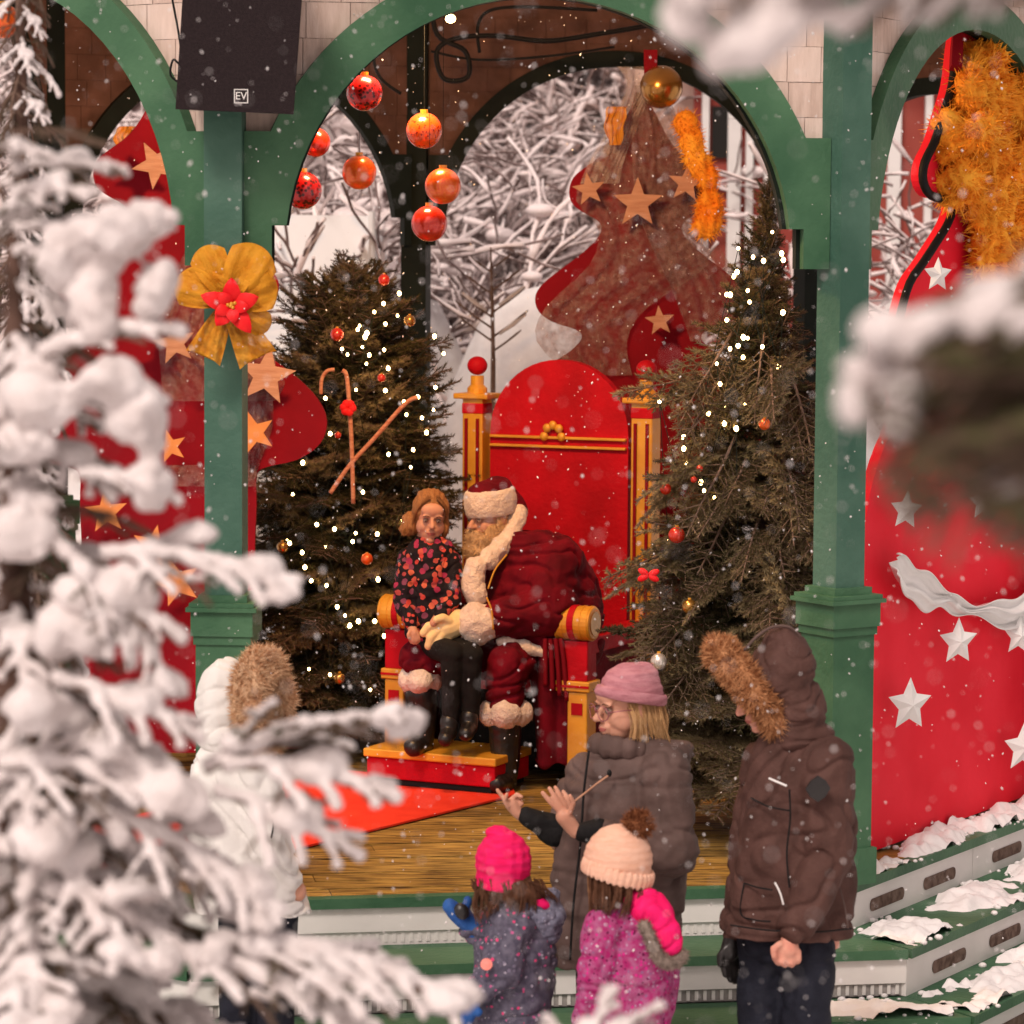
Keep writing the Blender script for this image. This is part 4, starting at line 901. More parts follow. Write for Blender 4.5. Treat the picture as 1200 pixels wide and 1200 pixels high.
# ---- woman in the mauve beanie
f = F(9.7); w = person(f, 730, 'woman in mauve beanie and glasses, taupe puffer coat, raising both bare hands')
g = G(); yaw = R(-62); HM = hm(yaw, R(4)); hc = f.p(733, 829); head(g, hc, .99, HM)
g.loft(rings(f, [(880, 705, 765, 22), (930, 680, 800, 30), (1040, 665, 780, 34), (1120, 670, 775, 34)]))
g.cap(f.p(775, 915, -30), f.p(782, 998, -45), f.r(17), f.r(14)); g.cap(f.p(782, 998, -45), f.p(676, 975, -80), f.r(14), f.r(8))
g.cap(f.p(690, 915, 30), f.p(655, 985, 20), f.r(15), f.r(12)); g.cap(f.p(655, 985, 20), f.p(606, 952, 0), f.r(12), f.r(7))
hand(f, g, (674, 974, -80), (661, 957, -84), [[(655, 950, -86), (645, 940, -88), (636, 929, -88)], [(658, 946, -84), (650, 934, -84), (644, 924, -82)], [(662, 944, -80), (656, 932, -79), (651, 923, -76)], [(667, 945, -76), (664, 934, -74), (660, 928, -70)], [(668, 952, -90), (672, 941, -94), (668, 933, -96)]], 3.4, 10)
hand(f, g, (606, 952, 0), (599, 943, 0), [[(597, 940, -4), (589, 934, -6), (583, 926, -6)], [(600, 936, 0), (606, 931, -2), (611, 934, -4)], [(602, 940, 4), (609, 938, 2), (612, 942, 0)], [(603, 946, 6), (609, 946, 4), (611, 950, 2)], [(595, 945, -7), (591, 938, -10), (594, 931, -12)]], 3.1, 8)
legs(f, g, [(700, 10), (745, -10)], 1120, r=(20, 13))
bd = blob('body', g, M['skin'], w, .0045, 2); features(bd, hc, .99, HM)
g = G(); g.loft(rings(f, [(868, 700, 772, 26), (888, 684, 800, 40), (915, 668, 808, 47), (960, 656, 811, 52), (1010, 646, 808, 54), (1060, 641, 804, 54), (1100, 641, 801, 54), (1130, 646, 798, 50)]))
g.cap(f.p(776, 908, -28), f.p(787, 1000, -48), f.r(35), f.r(32)); g.cap(f.p(787, 1000, -48), f.p(712, 978, -76), f.r(32), f.r(20))
g.cap(f.p(688, 908, 28), f.p(664, 975, 24), f.r(30), f.r(25)); g.cap(f.p(664, 975, 24), f.p(645, 968, 8), f.r(22), f.r(16))
g.ell(f.p(788, 886, 8), (f.r(30), f.r(34), f.r(20)), hm(0, 0, R(-25))); g.ell(f.p(768, 872, 5), (f.r(26), f.r(34), f.r(12)), hm(0, 0, R(20)))
ct = blob('coat', g, M['taupe'], w, .006, 5, fold=lambda c, q=quilt(f, 0, .145, .008, .008), s=folds(.012, 8, 6): q(c)+s(c))
g = G(); 
for k in range(14): a = 2*pi*k/14; g.ell(f.p(730+31*cos(a), 878+5*cos(a)+0*sin(a), 26*sin(a)), (f.r(12), f.r(12), f.r(15)))
blob('collar', g, M['taupe'], ct, .005, 4, .006, 14)
G().tube(curve([f.p(690, 880, -46), f.p(684, 930, -50), f.p(680, 990, -56), f.p(672, 1060, -58), f.p(668, 1125, -58)]), .004, 6).build('zip', M['blackc'], ct, smooth=True)
G().tube(curve([f.p(714, 908, -55), f.p(700, 918, -62), f.p(686, 929, -76), f.p(672, 940, -88)]), .0035, 6).build('drawstring', M['wood'], ct, smooth=True)
G().ell(f.p(714, 906, -55), (.008, .008, .012)).build('toggle', M['cable'], ct, smooth=True)
g = G(); g.cap(f.p(700, 975, -77), f.p(684, 975, -80), f.r(17), f.r(12)); blob('cuff', g, M['blackc'], ct, .005, 2, .003, 20)
g = G(); g.cap(f.p(652, 974, 6), f.p(618, 956, 0), f.r(20), f.r(12)); blob('sleeve_cuff', g, M['blackc'], ct, .005, 3, .005, 20)
g = G(); cM = hm(yaw, R(-10)); bc = f.p(737, 818)
g.ell(bc + cM @ V((0, .006, .014)), (.094, .108, .10), cM, 24, 16); g.ell(bc + cM @ V((0, .038, .075)), (.052, .052, .045), cM)
be = blob('beanie', g, M['mauve'], w, .005, 3, .004, 12, cut=(bc + cM @ V((0, 0, -.004)), cM @ V((0, 0, -1))), fold=lambda c: .0012*sin(c.z*260))
g = G(); k = 60; pts = [bc + cM @ V((.0955*cos(2*pi*i/k), .006+.110*sin(2*pi*i/k), .010)) for i in range(k+1)]; rr = G()
for p in pts[:-1]: rr.ell(p, (.012, .012, .020), cM, 8, 6)
blob('brim', rr, M['mauve'], be, .004, 3, .001, 30, fold=lambda c: .0008*sin(c.z*300))
Tm = lambda x, y, z: hc + HM @ V((x, y, z))
strands(w, M['blond'], [([Tm(q*.070, yy, .02), Tm(q*.082, yy+.004, -.03), Tm(q*.080, yy-.004+.006*j, -.085-.012*(j % 3))], 30, .010) for q in (-1, 1) for j, yy in enumerate((-.022, -.004, .015, .035, .055, .075))] + [([Tm(xx, .10, .0), Tm(xx*1.05, .112, -.04), Tm(xx, .105, -.09)], 30, .010) for xx in (-.055, -.03, 0, .03, .055)], w=.0022)
g = G()
for q in (-1, 1):
    cc = [Tm(q*.033 + .027*cos(t), -.106 + .010*abs(cos(t))*(.5+.5*q*cos(t)), -.002+.024*sin(t)) for t in [2*pi*i/24 for i in range(25)]]; g.tube(cc, .0016, 5, cap=False)
    g.tube([Tm(q*.060, -.098, .004), Tm(q*.076, -.04, .006), Tm(q*.080, .01, .0)], .0016, 5)
g.tube([Tm(-.008, -.108, .004), Tm(0, -.113, .008), Tm(.008, -.108, .004)], .0016, 5); g.build('glasses', M['glass'], w, smooth=True)
g = G(); legs(f, g, [(700, 10), (748, -10)], 1120, r=(27, 18)); g.ell(f.p(724, 1110), (f.r(52), f.r(36), f.r(40))); blob('trousers', g, M['blackc'], w, .009, 3, .006, 8); shoes(f, w, [(700, 10), (748, -10)], yaw)

# ---- man in the brown parka
f = F(9.36); w = person(f, 920, 'man in brown parka with its fur-trimmed hood up, standing by the right post')
g = G(); yaw = R(-75); HM = hm(yaw, R(22)); hc = f.p(899, 812, 0); head(g, hc, .97, HM)
g.loft(rings(f, [(870, 890, 960, 25), (920, 890, 985, 34), (1000, 880, 985, 36), (1110, 868, 985, 36)]))
g.cap(f.p(965, 895, -30), f.p(970, 1000, -48), f.r(17), f.r(14)); g.cap(f.p(970, 1000, -48), f.p(927, 1098, -58), f.r(14), f.r(9))
g.cap(f.p(895, 895, 30), f.p(875, 1000, 45), f.r(17), f.r(14)); g.cap(f.p(875, 1000, 45), f.p(858, 1100, 30), f.r(14), f.r(9))
hand(f, g, (926, 1098, -58), (924, 1112, -60), [[(912, 1114, -64), (908, 1123, -66), (912, 1129, -60)], [(919, 1118, -64), (917, 1128, -66), (920, 1131, -58)], [(927, 1118, -63), (927, 1129, -64), (928, 1131, -57)], [(935, 1115, -62), (936, 1124, -62), (935, 1127, -56)], [(914, 1106, -68), (906, 1112, -72), (907, 1121, -72)]], 4.3, 12)
legs(f, g, [(893, 14), (942, -14)], 1110, r=(22, 14))
bd = blob('body', g, M['skinr'], w, .0055, 2); features(bd, hc, .97, HM)
g = G(); g.loft(rings(f, [(848, 905, 962, 26), (862, 892, 978, 34), (885, 880, 992, 42), (915, 873, 1001, 47), (960, 868, 1005, 50), (1010, 862, 1004, 52), (1055, 854, 1004, 55), (1094, 846, 1003, 56)]), ex=2.3)
g.cap(f.p(966, 895, -26), f.p(972, 1000, -48), f.r(37), f.r(31)); g.cap(f.p(972, 1000, -48), f.p(932, 1086, -58), f.r(30), f.r(22))
g.cap(f.p(900, 895, 26), f.p(880, 1000, 42), f.r(32), f.r(28)); g.cap(f.p(880, 1000, 42), f.p(864, 1085, 30), f.r(27), f.r(20))
ct = blob('parka', g, M['brownc'], w, .006, 5, .004, 14, fold=folds(.016, 6, 3))
g = G(); g.ell(f.p(916, 787, 2), (f.r(40), f.r(46), f.r(50)), hm(0, 0, R(18))); g.ell(f.p(930, 830, 2), (f.r(40), f.r(46), f.r(44))); g.ell(f.p(916, 757, 0), (f.r(26), f.r(30), f.r(25))); g.ell(f.p(935, 862, 0), (f.r(46), f.r(44), f.r(22)))
hd = blob('hood', g, M['brownc'], w, .006, 5, .006, 12, fold=folds(.010, 10, 7))
G().tube(curve([f.p(872, 762, -34), f.p(888, 745, -27), f.p(905, 735, -14), f.p(925, 735, -10), f.p(940, 748, -6)]), .005, 6).build('hood_seam', M['taupe'], hd, smooth=True)
g = G(); 
for k in range(26):
    t = 2*pi*k/26; g.ell(f.p(884+35*cos(t)-5, 806+45*cos(t), 35*sin(t)-2), (f.r(18), f.r(17), f.r(17)))
blob('fur_trim', g, M['furb'], w, .006, 2, .014, 18, fur=5200, furlen=.026)
pg = star(f.p(958, 924, -84), .040, CAM+V((.3, 0, 0)), UP, .006, .86, pts=4).build('arm_patch', M['black'], ct)
for pts in ([(872, 1035, -30), (888, 1040, -52), (905, 1043, -60)], [(872, 1035, -30), (868, 1070, -30), (884, 1078, -50), (903, 1080, -58)], [(880, 935, -30), (900, 945, -52), (925, 950, -64)], [(856, 1084, -40), (900, 1090, -62), (955, 1092, -60), (998, 1088, -40)]): G().tube(curve([f.p(*p) for p in pts]), .0028, 5).build('seam', M['blackc'], ct, smooth=True)
G().tube([f.p(901, 912, -50), f.p(922, 921, -58)], .0035, 6).build('chest_zip', M['wstar'], ct)
G().tube(curve([f.p(908, 1034, -60), f.p(914, 1046, -62), f.p(918, 1060, -62)]), .003, 6).build('pocket_zip', M['wstar'], ct)
G().tube(curve([f.p(984, 1040, -47), f.p(990, 1062, -47), f.p(994, 1088, -47)]), .0025, 6).build('side_vent', M['taupe'], ct)
G().tube(curve([f.p(925, 925, -70), f.p(926, 960, -66), f.p(922, 1000, -60), f.p(925, 1040, -60)]), .003, 5).build('sleeve_seam', M['blackc'], ct)
g = G(); hand(f, g, (858, 1098, 30), (855, 1115, 28), [[(849, 1120, 26), (848, 1132, 24), (850, 1142, 26)], [(853, 1124, 28), (853, 1138, 28), (856, 1148, 30)], [(858, 1123, 32), (860, 1138, 32), (861, 1150, 34)], [(862, 1118, 34), (865, 1132, 36), (866, 1144, 36)], [(850, 1112, 22), (844, 1120, 20), (844, 1130, 20)]], 5, 12); blob('glove', g, M['black'], w, .005, 2)
g = G(); legs(f, g, [(895, 14), (946, -14)], 1110, r=(33, 24)); g.ell(f.p(921, 1095), (f.r(58), f.r(40), f.r(45))); blob('trousers', g, M['navy'], w, .009, 3, .008, 8, fold=folds(.010, 8, 1)); shoes(f, w, [(895, 14), (946, -14)], yaw, L=.30)

# ---- woman in the white coat
f = F(9.6); w = person(f, 290, 'person in white hooded coat with tan fur trim beside the left post')
g = G(); yaw = R(125); HM = hm(yaw, R(5)); hc = f.p(282, 822, 4); head(g, hc, .95, HM)
g.loft(rings(f, [(870, 250, 320, 25), (950, 240, 335, 32), (1060, 248, 350, 34)])); g.cap(f.p(300, 910, -30), f.p(318, 990, -45), f.r(15), f.r(12)); g.cap(f.p(318, 990, -45), f.p(345, 1035, -20), f.r(12), f.r(8)); g.cap(f.p(250, 910, 20), f.p(250, 1000, 35), f.r(15), f.r(12)); g.cap(f.p(250, 1000, 35), f.p(280, 1040, 50), f.r(12), f.r(8))
g.ell(f.p(350, 1045, -18), (f.r(10), f.r(8), f.r(12))); legs(f, g, [(280, 10), (325, -10)], 1070, r=(19, 13))
bd = blob('body', g, M['skin'], w, .0065, 2); features(bd, hc, .95, HM)
g = G(); g.loft(rings(f, [(862, 240, 316, 32), (885, 228, 328, 42), (930, 219, 335, 48), (980, 218, 343, 50), (1020, 222, 353, 52), (1068, 228, 366, 54)]))
g.cap(f.p(300, 905, -26), f.p(312, 990, -48), f.r(30), f.r(26)); g.cap(f.p(312, 990, -48), f.p(338, 1028, -24), f.r(25), f.r(19)); g.cap(f.p(248, 905, 20), f.p(245, 1000, 36), f.r(28), f.r(24))
ct = blob('coat', g, M['whitec'], w, .0065, 5, .005, 9, fold=folds(.018, 7, 5))
G().tube(curve([f.p(318, 950, -66), f.p(320, 968, -70), f.p(318, 982, -72)]), .003, 6).build('pocket_zip', M['blackc'], ct)
g = G(); g.ell(f.p(264, 822, 4), (f.r(37), f.r(44), f.r(54))); g.ell(f.p(268, 862, 2), (f.r(40), f.r(42), f.r(28)))
blob('hood', g, M['whitec'], w, .006, 5, .006, 12, fold=folds(.008, 10, 2))
g = G()
for k in range(24): t = 2*pi*k/24; g.ell(f.p(304+14*sin(t)+4, 822+44*cos(t), 34*sin(t)-18), (f.r(21), f.r(18), f.r(19)))
blob('fur_trim', g, M['furt'], w, .006, 2, .014, 18, fur=5200, furlen=.026)
g = G(); legs(f, g, [(280, 10), (325, -10)], 1060, r=(26, 18)); g.ell(f.p(300, 1050), (f.r(50), f.r(34), f.r(30))); blob('trousers', g, M['navy'], w, .01, 3, .006, 8); shoes(f, w, [(280, 10), (325, -10)], yaw, L=.25)

# ---- children
M['print1'] = print_mat('speckled_snowsuit', (.060, .055, .085), [(.62, .05, .16), (.16, .14, .20), (.30, .27, .33), (.10, .08, .13), (.45, .10, .24)], 62, .42, (.12, .11, .15))
M['print1h'] = print_mat('grey_speckle', (.12, .12, .17), [(.28, .27, .34), (.20, .20, .28), (.06, .06, .09)], 90, .45, (.18, .18, .24))
M['print2'] = print_mat('magenta_snowsuit', (.34, .012, .12), [(.58, .02, .22), (.26, .10, .22), (.14, .006, .06), (.40, .22, .34)], 75, .46, (.36, .10, .22))
def child_legs(f, g, xs, hip, r): legs(f, g, xs, hip, r=r)
f = F(9.2); w = person(f, 598, 'child in hot pink knitted hat and speckled grey snowsuit, one blue mitten raised')
yaw = R(-162); HM = hm(yaw, R(-8)); hc = f.p(589, 1024); g = G(); head(g, hc, .86, HM)
g.loft(rings(f, [(1065, 575, 625, 20), (1120, 568, 640, 30), (1200, 560, 640, 32), (1290, 565, 640, 30)]))
g.cap(f.p(578, 1085, 20), f.p(556, 1095, 14), f.r(12), f.r(9)); g.cap(f.p(556, 1095, 14), f.p(540, 1078, 10), f.r(9), f.r(7)); g.cap(f.p(595, 1090, -30), f.p(582, 1140, -44), f.r(13), f.r(10)); g.cap(f.p(582, 1140, -44), f.p(553, 1165, -48), f.r(10), f.r(7)); child_legs(f, g, [(580, 8), (622, -8)], 1285, (18, 12))
bd = blob('body', g, M['skinr'], w, .006, 2); features(bd, hc, .86, HM)
g = G(); g.loft(rings(f, [(1048, 583, 632, 24), (1062, 568, 650, 34), (1090, 556, 656, 42), (1130, 553, 655, 45), (1180, 550, 650, 46), (1240, 548, 650, 46), (1300, 550, 650, 44)])); g.cap(f.p(600, 1085, -28), f.p(586, 1136, -44), f.r(30), f.r(27)); g.cap(f.p(586, 1136, -44), f.p(562, 1160, -50), f.r(25), f.r(17)); g.cap(f.p(575, 1080, 18), f.p(554, 1092, 14), f.r(20), f.r(15))
ct = blob('snowsuit', g, M['print1'], w, .006, 5, .006, 14, fold=folds(.014, 9, 4))
G().tube([f.p(570, 1130, -74), f.p(570, 1130, -77)], .018, 16).build('round_patch', mat('coral_patch', (.8, .2, .16), .6, (.85, .3, .25), 40), ct)
g = G()
for k in range(16): t = 2*pi*k/16; g.ell(f.p(622+30*cos(t), 1062+14*sin(t)+10*cos(t), -4-24*sin(t)), (f.r(13), f.r(13), f.r(15)))
g.ell(f.p(632, 1085, -8), (f.r(28), f.r(26), f.r(30)), hm(0, 0, R(-20))); g.ell(f.p(645, 1058, -2), (f.r(13), f.r(16), f.r(22)), hm(0, 0, R(15)))
blob('hood', g, M['print1h'], w, .0055, 4, .005, 16, fold=folds(.008, 14, 1))
G().ell(f.p(624, 1056, -6), (f.r(26), f.r(20), f.r(10)), hm(0, 0, R(15))).build('hood_lining', M['pinkc'], w, smooth=True)
g = G(); g.ell(f.p(590, 1011, -3), (f.r(34), f.r(43), f.r(39)), hm(0, 0, R(4))); g.ell(f.p(589, 1032, -4), (f.r(33), f.r(41), f.r(22))); g.ell(f.p(583, 975), (f.r(15), f.r(15), f.r(9)))
blob('knitted_hat', g, M['hotpink'], w, .0045, 3, .005, 14, cut=(f.p(588, 1038), V((-.12, 0, -1))), fold=lambda c: .0012*sin(c.z*240)+.0008*sin(c.x*240))
g = G(); g.ell(f.p(592, 1034, -6), (f.r(32), f.r(37), f.r(24))); g.ell(f.p(600, 1046, -6), (f.r(36), f.r(34), f.r(14))); blob('hair_base', g, M['brownh'], w, .006, 3, .01, 16)
Q = lambda x, y, d=0: f.p(x, y, d)
strands(w, M['brownh'], [([Q(x, 1034, d), Q(x+2+j, 1050, d*1.15), Q(x+6*sin(x), 1066+6*sin(x*3), d*1.2)], 46, .013) for j, (x, d) in enumerate(((566, -26), (578, -34), (592, -38), (606, -34), (618, -24), (556, -12), (630, -8)))] + [([Q(618, 1036, -24), Q(640, 1044, -20), Q(652, 1056, -14)], 26, .012), ([Q(562, 1042, -20), Q(556, 1058, -22), Q(562, 1080, -26)], 26, .010)], w=.0018, seed=5)
def mitten(f, par, w0, c, t, th, r, m='blueg', palm=False):
    g = G(); g.cap(f.p(*w0), f.p(*c), f.r(r*.8), f.r(r)); g.cap(f.p(*c), f.p(*t), f.r(r), f.r(r*.72)); g.cap(f.p(*c), f.p(*th), f.r(r*.5), f.r(r*.42)); o = blob('mitten', g, M[m], par, .0045, 3, .003, 20)
    g = G(); g.cap(f.p(*w0), f.p(*[a*.8+b*.2 for a, b in zip(w0, c)]), f.r(r*.98), f.r(r*.98)); blob('mitten_cuff', g, M['blueg'], o, .004, 2)
    return o
mt = mitten(f, w, (556, 1090, 12), (542, 1075, 8), (527, 1062, 4), (548, 1055, 6), 13)
g = G(); g.ell(f.p(541, 1068, -4), (f.r(9), f.r(8), f.r(11)), hm(0, 0, R(-35))); blob('mitten_palm', g, M['black'], mt, .004, 2)
mitten(f, w, (558, 1163, -52), (550, 1178, -54), (547, 1194, -54), (560, 1186, -60), 12)
g = G(); child_legs(f, g, [(578, 8), (622, -8)], 1285, (24, 18)); blob('snow_trousers', g, M['navy'], w, .01, 3, .006, 8); shoes(f, w, [(578, 8), (622, -8)], yaw, L=.2)

f = F(9.05); w = person(f, 738, 'child in peach bobble hat and magenta patterned snowsuit with hot pink hood')
yaw = R(-150); HM = hm(yaw, R(-6)); hc = f.p(723, 1020); g = G(); head(g, hc, .88, HM)
g.loft(rings(f, [(1065, 715, 760, 20), (1120, 703, 775, 30), (1200, 695, 768, 34), (1290, 700, 765, 30)])); g.cap(f.p(702, 1090, -26), f.p(692, 1150, -40), f.r(13), f.r(10)); g.cap(f.p(692, 1150, -40), f.p(682, 1205, -34), f.r(10), f.r(7)); g.cap(f.p(775, 1090, 24), f.p(785, 1150, 20), f.r(13), f.r(10)); g.cap(f.p(785, 1150, 20), f.p(775, 1205, 0), f.r(10), f.r(7)); child_legs(f, g, [(712, 8), (752, -8)], 1285, (18, 12))
bd = blob('body', g, M['skinr'], w, .006, 2); features(bd, hc, .88, HM)
g = G(); g.loft(rings(f, [(1048, 708, 768, 26), (1066, 698, 785, 38), (1105, 686, 796, 44), (1150, 679, 790, 46), (1200, 675, 786, 48), (1290, 676, 784, 46)])); g.cap(f.p(706, 1088, -26), f.p(695, 1150, -40), f.r(25), f.r(22)); g.cap(f.p(695, 1150, -40), f.p(686, 1195, -36), f.r(22), f.r(17)); g.cap(f.p(770, 1090, 24), f.p(778, 1150, 24), f.r(25), f.r(22)); g.cap(f.p(778, 1150, 24), f.p(772, 1195, 5), f.r(22), f.r(17))
ct = blob('snowsuit', g, M['print2'], w, .006, 5, .006, 14, fold=folds(.014, 9, 8))
for p_, q_, d_ in (((683, 1208, -34), (680, 1230, -32), -34), ((773, 1208, 2), (772, 1230, 4), 2)): mitten(f, w, p_, q_, (q_[0]-2, q_[1]+14, d_), (q_[0]-10, q_[1]+4, d_-6), 11, 'pinkc')
g = G(); g.ell(f.p(762, 1066, -24), (f.r(33), f.r(24), f.r(24)), hm(0, 0, R(38))); g.ell(f.p(779, 1093, -32), (f.r(20), f.r(20), f.r(32)), hm(0, 0, R(-16))); g.ell(f.p(748, 1056, -10), (f.r(28), f.r(26), f.r(14)), hm(0, 0, R(20)))
blob('hood', g, M['pinkc'], w, .0055, 4, .006, 12, fold=folds(.010, 12, 3))
g = G(); 
for (x, y, d) in curve([(755, 1086, -50), (762, 1100, -54), (770, 1118, -54), (780, 1128, -50), (792, 1128, -42), (800, 1119, -34)], 4): g.ell(f.p(x, y, d), (f.r(6.5),)*3)
blob('fur_trim', g, M['furg'], w, .0045, 2, .006, 20, fur=1500, furlen=.014)
g = G(); BT = hm(0, 0, R(14)); bc = f.p(724, 1008); g.ell(bc, (f.r(41), f.r(42), f.r(44)), BT, 24, 16); g.ell(bc + V((f.r(2), 0, f.r(-14))), (f.r(40), f.r(42), f.r(26)), BT)
be = blob('bobble_hat', g, M['peach'], w, .0045, 3, .002, 14, cut=(f.p(724, 1024), BT @ V((0, 0, -1))), fold=lambda c: .0010*sin(c.z*260))
rr = G()
for k in range(34): t = 2*pi*k/34; rr.ell(f.p(724, 1021) + BT @ V((f.r(41)*cos(t), f.r(43)*sin(t), 0)), (f.r(4.5), f.r(4.5), f.r(11)), BT, 8, 6)
blob('hat_brim', rr, M['peach'], be, .004, 3)
g = G(); g.ell(f.p(748, 966, -4), (f.r(15),)*3); blob('pompom', g, M['furd'], be, .004, 1, .006, 24, fur=2600, furlen=.022)
g = G(); g.ell(f.p(722, 1028, -2), (f.r(33), f.r(36), f.r(28))); g.ell(f.p(714, 1050, -6), (f.r(24), f.r(30), f.r(20))); blob('hair_base', g, M['brownh'], w, .006, 3, .01, 16)
Q = lambda x, y, d=0: f.p(x, y, d)
strands(w, M['brownh'], [([Q(x, 1030, d), Q(x+j, 1048, d*1.1), Q(x+4*sin(x), 1070+6*sin(x*3), d*1.15)], 46, .012) for j, (x, d) in enumerate(((694, -16), (700, -26), (710, -34), (722, -38), (734, -36), (746, -28)))], w=.0018, seed=8)
strands(w, M['ginger'], [([Q(690, 1028, -6), Q(690, 1045, -10), Q(693, 1066, -12)], 14, .005)], w=.002, seed=9, name='side_lock')
g = G(); child_legs(f, g, [(710, 8), (752, -8)], 1285, (25, 19)); blob('snow_trousers', g, M['blackc'], w, .01, 3, .006, 8); shoes(f, w, [(710, 8), (752, -8)], yaw, L=.2)

# ---- Santa on the throne
f = F(13.0); w = person(f, 590, 'bearded man in red velvet robe and fur-banded red hat sitting on the throne, white gloves', gy=.03)
yaw = R(-52); HM = hm(yaw, R(6)); hc = f.p(574, 607, 0); g = G(); head(g, hc, 1.0, HM)
g.loft(rings(f, [(650, 590, 650, 22), (700, 585, 680, 34), (760, 590, 675, 36)])); g.cap(f.p(650, 665, -24), f.p(640, 720, -48), f.r(14), f.r(12)); g.cap(f.p(640, 720, -48), f.p(548, 728, -62), f.r(12), f.r(8)); g.cap(f.p(600, 665, 20), f.p(540, 700, 30), f.r(14), f.r(11)); g.cap(f.p(540, 700, 30), f.p(478, 702, 5), f.r(11), f.r(8))
g.cap(f.p(620, 762, -15), f.p(596, 772, -68), f.r(17), f.r(14)); g.cap(f.p(596, 772, -68), f.p(592, 895, -60), f.r(13), f.r(9)); g.cap(f.p(600, 765, 5), f.p(494, 770, -50), f.r(17), f.r(14)); g.cap(f.p(494, 770, -50), f.p(496, 865, -46), f.r(13), f.r(9))
bd = blob('body', g, M['skin'], w, .006, 2); features(bd, hc, 1.0, HM, brow='beard', lips=True)
g = G(); g.loft(rings(f, [(622, 590, 652, 30), (645, 580, 684, 44), (680, 570, 702, 52), (720, 568, 710, 56), (755, 572, 700, 56)]))
g.cap(f.p(652, 660, -24), f.p(642, 716, -50), f.r(34), f.r(31)); g.cap(f.p(642, 716, -50), f.p(578, 727, -62), f.r(30), f.r(23)); g.cap(f.p(605, 665, 20), f.p(540, 698, 30), f.r(28), f.r(22)); g.cap(f.p(540, 698, 30), f.p(490, 700, 8), f.r(20), f.r(15))
g.cap(f.p(622, 764, -10), f.p(596, 776, -66), f.r(30), f.r(27)); g.cap(f.p(596, 776, -66), f.p(593, 822, -64), f.r(26), f.r(24)); g.cap(f.p(602, 768, 5), f.p(494, 772, -50), f.r(28), f.r(25)); g.cap(f.p(494, 772, -50), f.p(493, 788, -48), f.r(24), f.r(20))
rb_ = blob('robe', g, M['velvet'], w, .0065, 4, .006, 12, fold=folds(.018, 8, 2))
g = G(); g.loft(rings(f, [(750, 612, 706, 40), (800, 618, 690, 40), (850, 622, 676, 36), (893, 624, 674, 34)], -24)); blob('robe_skirt', g, M['velvet'], rb_, .0075, 3, 0, fold=lambda c: .018*sin(c.x*55))
g = G(); 
for a, b, r in (((608, 600, 8), (597, 630, -14), 11), ((597, 630, -14), (572, 656, -38), 12), ((557, 664, -46), (553, 684, -52), 13), ((553, 684, -52), (558, 698, -54), 13)): g.cap(f.p(*a), f.p(*b), f.r(r), f.r(r))
g.cap(f.p(590, 752, -64), f.p(646, 766, -58), f.r(8), f.r(7)); g.cap(f.p(646, 766, -58), f.p(652, 745, -50), f.r(7), f.r(6))
blob('fur_edging', g, M['fleece'], rb_, .005, 2, .008, 22, fur=1200, furlen=.008)
g = G(); g.cap(f.p(559, 730, -68), f.p(564, 730, -67), f.r(23), f.r(23)); g.cap(f.p(557, 722, -70), f.p(559, 740, -70), f.r(17), f.r(17)); blob('fur_cuff', g, M['fleece'], rb_, .005, 2, .007, 22, fur=900, furlen=.008)
for xs, y, dz in ((((578, 832), (606, 832)), 832, -64),): 
    g = G(); g.cap(f.p(577, 836, -64), f.p(608, 836, -64), f.r(17), f.r(17)); g.cap(f.p(592, 836, -48), f.p(592, 836, -80), f.r(18), f.r(18)); blob('trouser_cuff', g, M['fleece'], w, .005, 2, .008, 20, fur=900, furlen=.008)
g = G(); g.cap(f.p(482, 797, -48), f.p(502, 796, -48), f.r(16), f.r(16)); g.cap(f.p(492, 797, -36), f.p(492, 797, -62), f.r(16), f.r(16)); blob('trouser_cuff', g, M['fleece'], w, .005, 2, .008, 20, fur=900, furlen=.008)
for x, y0, y1, d in ((592, 850, 915, -62), (494, 812, 872, -46)):
    g = G(); g.cap(f.p(x, y0, d), f.p(x, y1-10, d), f.r(20), f.r(16)); g.cap(f.p(x+2, y1, d+6), f.p(x-10, y1+4, d-34), f.r(13), f.r(11)); blob('boot', g, M['black'], w, .006, 2, .004, 16)
g = G()
for dx in (-9, -3, 3, 9): g.tube(curve([f.p(648+dx, 748, -66), f.p(650+dx*1.2, 775, -68), f.p(652+dx*1.4, 812+dx, -66)]), f.r(3.2), 6)
g.build('sash', M['redd'], rb_, smooth=True)
for (pts) in ([(594, 650, -66), (580, 668, -70), (572, 690, -74)], [(570, 700, -86), (576, 715, -88), (578, 738, -88)]): G().tube(curve([f.p(*p) for p in pts]), .004, 6).build('gold_braid', M['gold'], rb_, smooth=True)
g = G(); hand(f, g, (542, 728, -64), (524, 735, -68), [[(512, 732, -76), (502, 734, -79), (496, 742, -79)], [(513, 739, -78), (505, 747, -80), (502, 757, -79)], [(518, 744, -78), (512, 755, -79), (511, 766, -78)], [(525, 746, -74), (521, 758, -76), (521, 769, -75)], [(526, 728, -78), (519, 724, -82), (512, 726, -84)]], 5.8, 16); g.cap(f.p(545, 728, -64), f.p(536, 729, -64), f.r(13), f.r(16)); blob('glove', g, M['glove'], w, .0045, 2)
g = G(); hand(f, g, (474, 705, -2), (471, 692, -14), [[(470, 684, -22), (474, 678, -28), (479, 677, -32)], [(469, 688, -24), (475, 684, -32), (481, 684, -34)], [(469, 694, -24), (475, 692, -32), (481, 692, -34)], [(470, 700, -22), (476, 699, -30), (481, 699, -32)], [(476, 690, -10), (480, 682, -18), (482, 676, -24)]], 4.2, 10); blob('glove', g, M['glove'], w, .0045, 2)
Tm = lambda x, y, z: hc + HM @ V((x, y, z))
g = G()
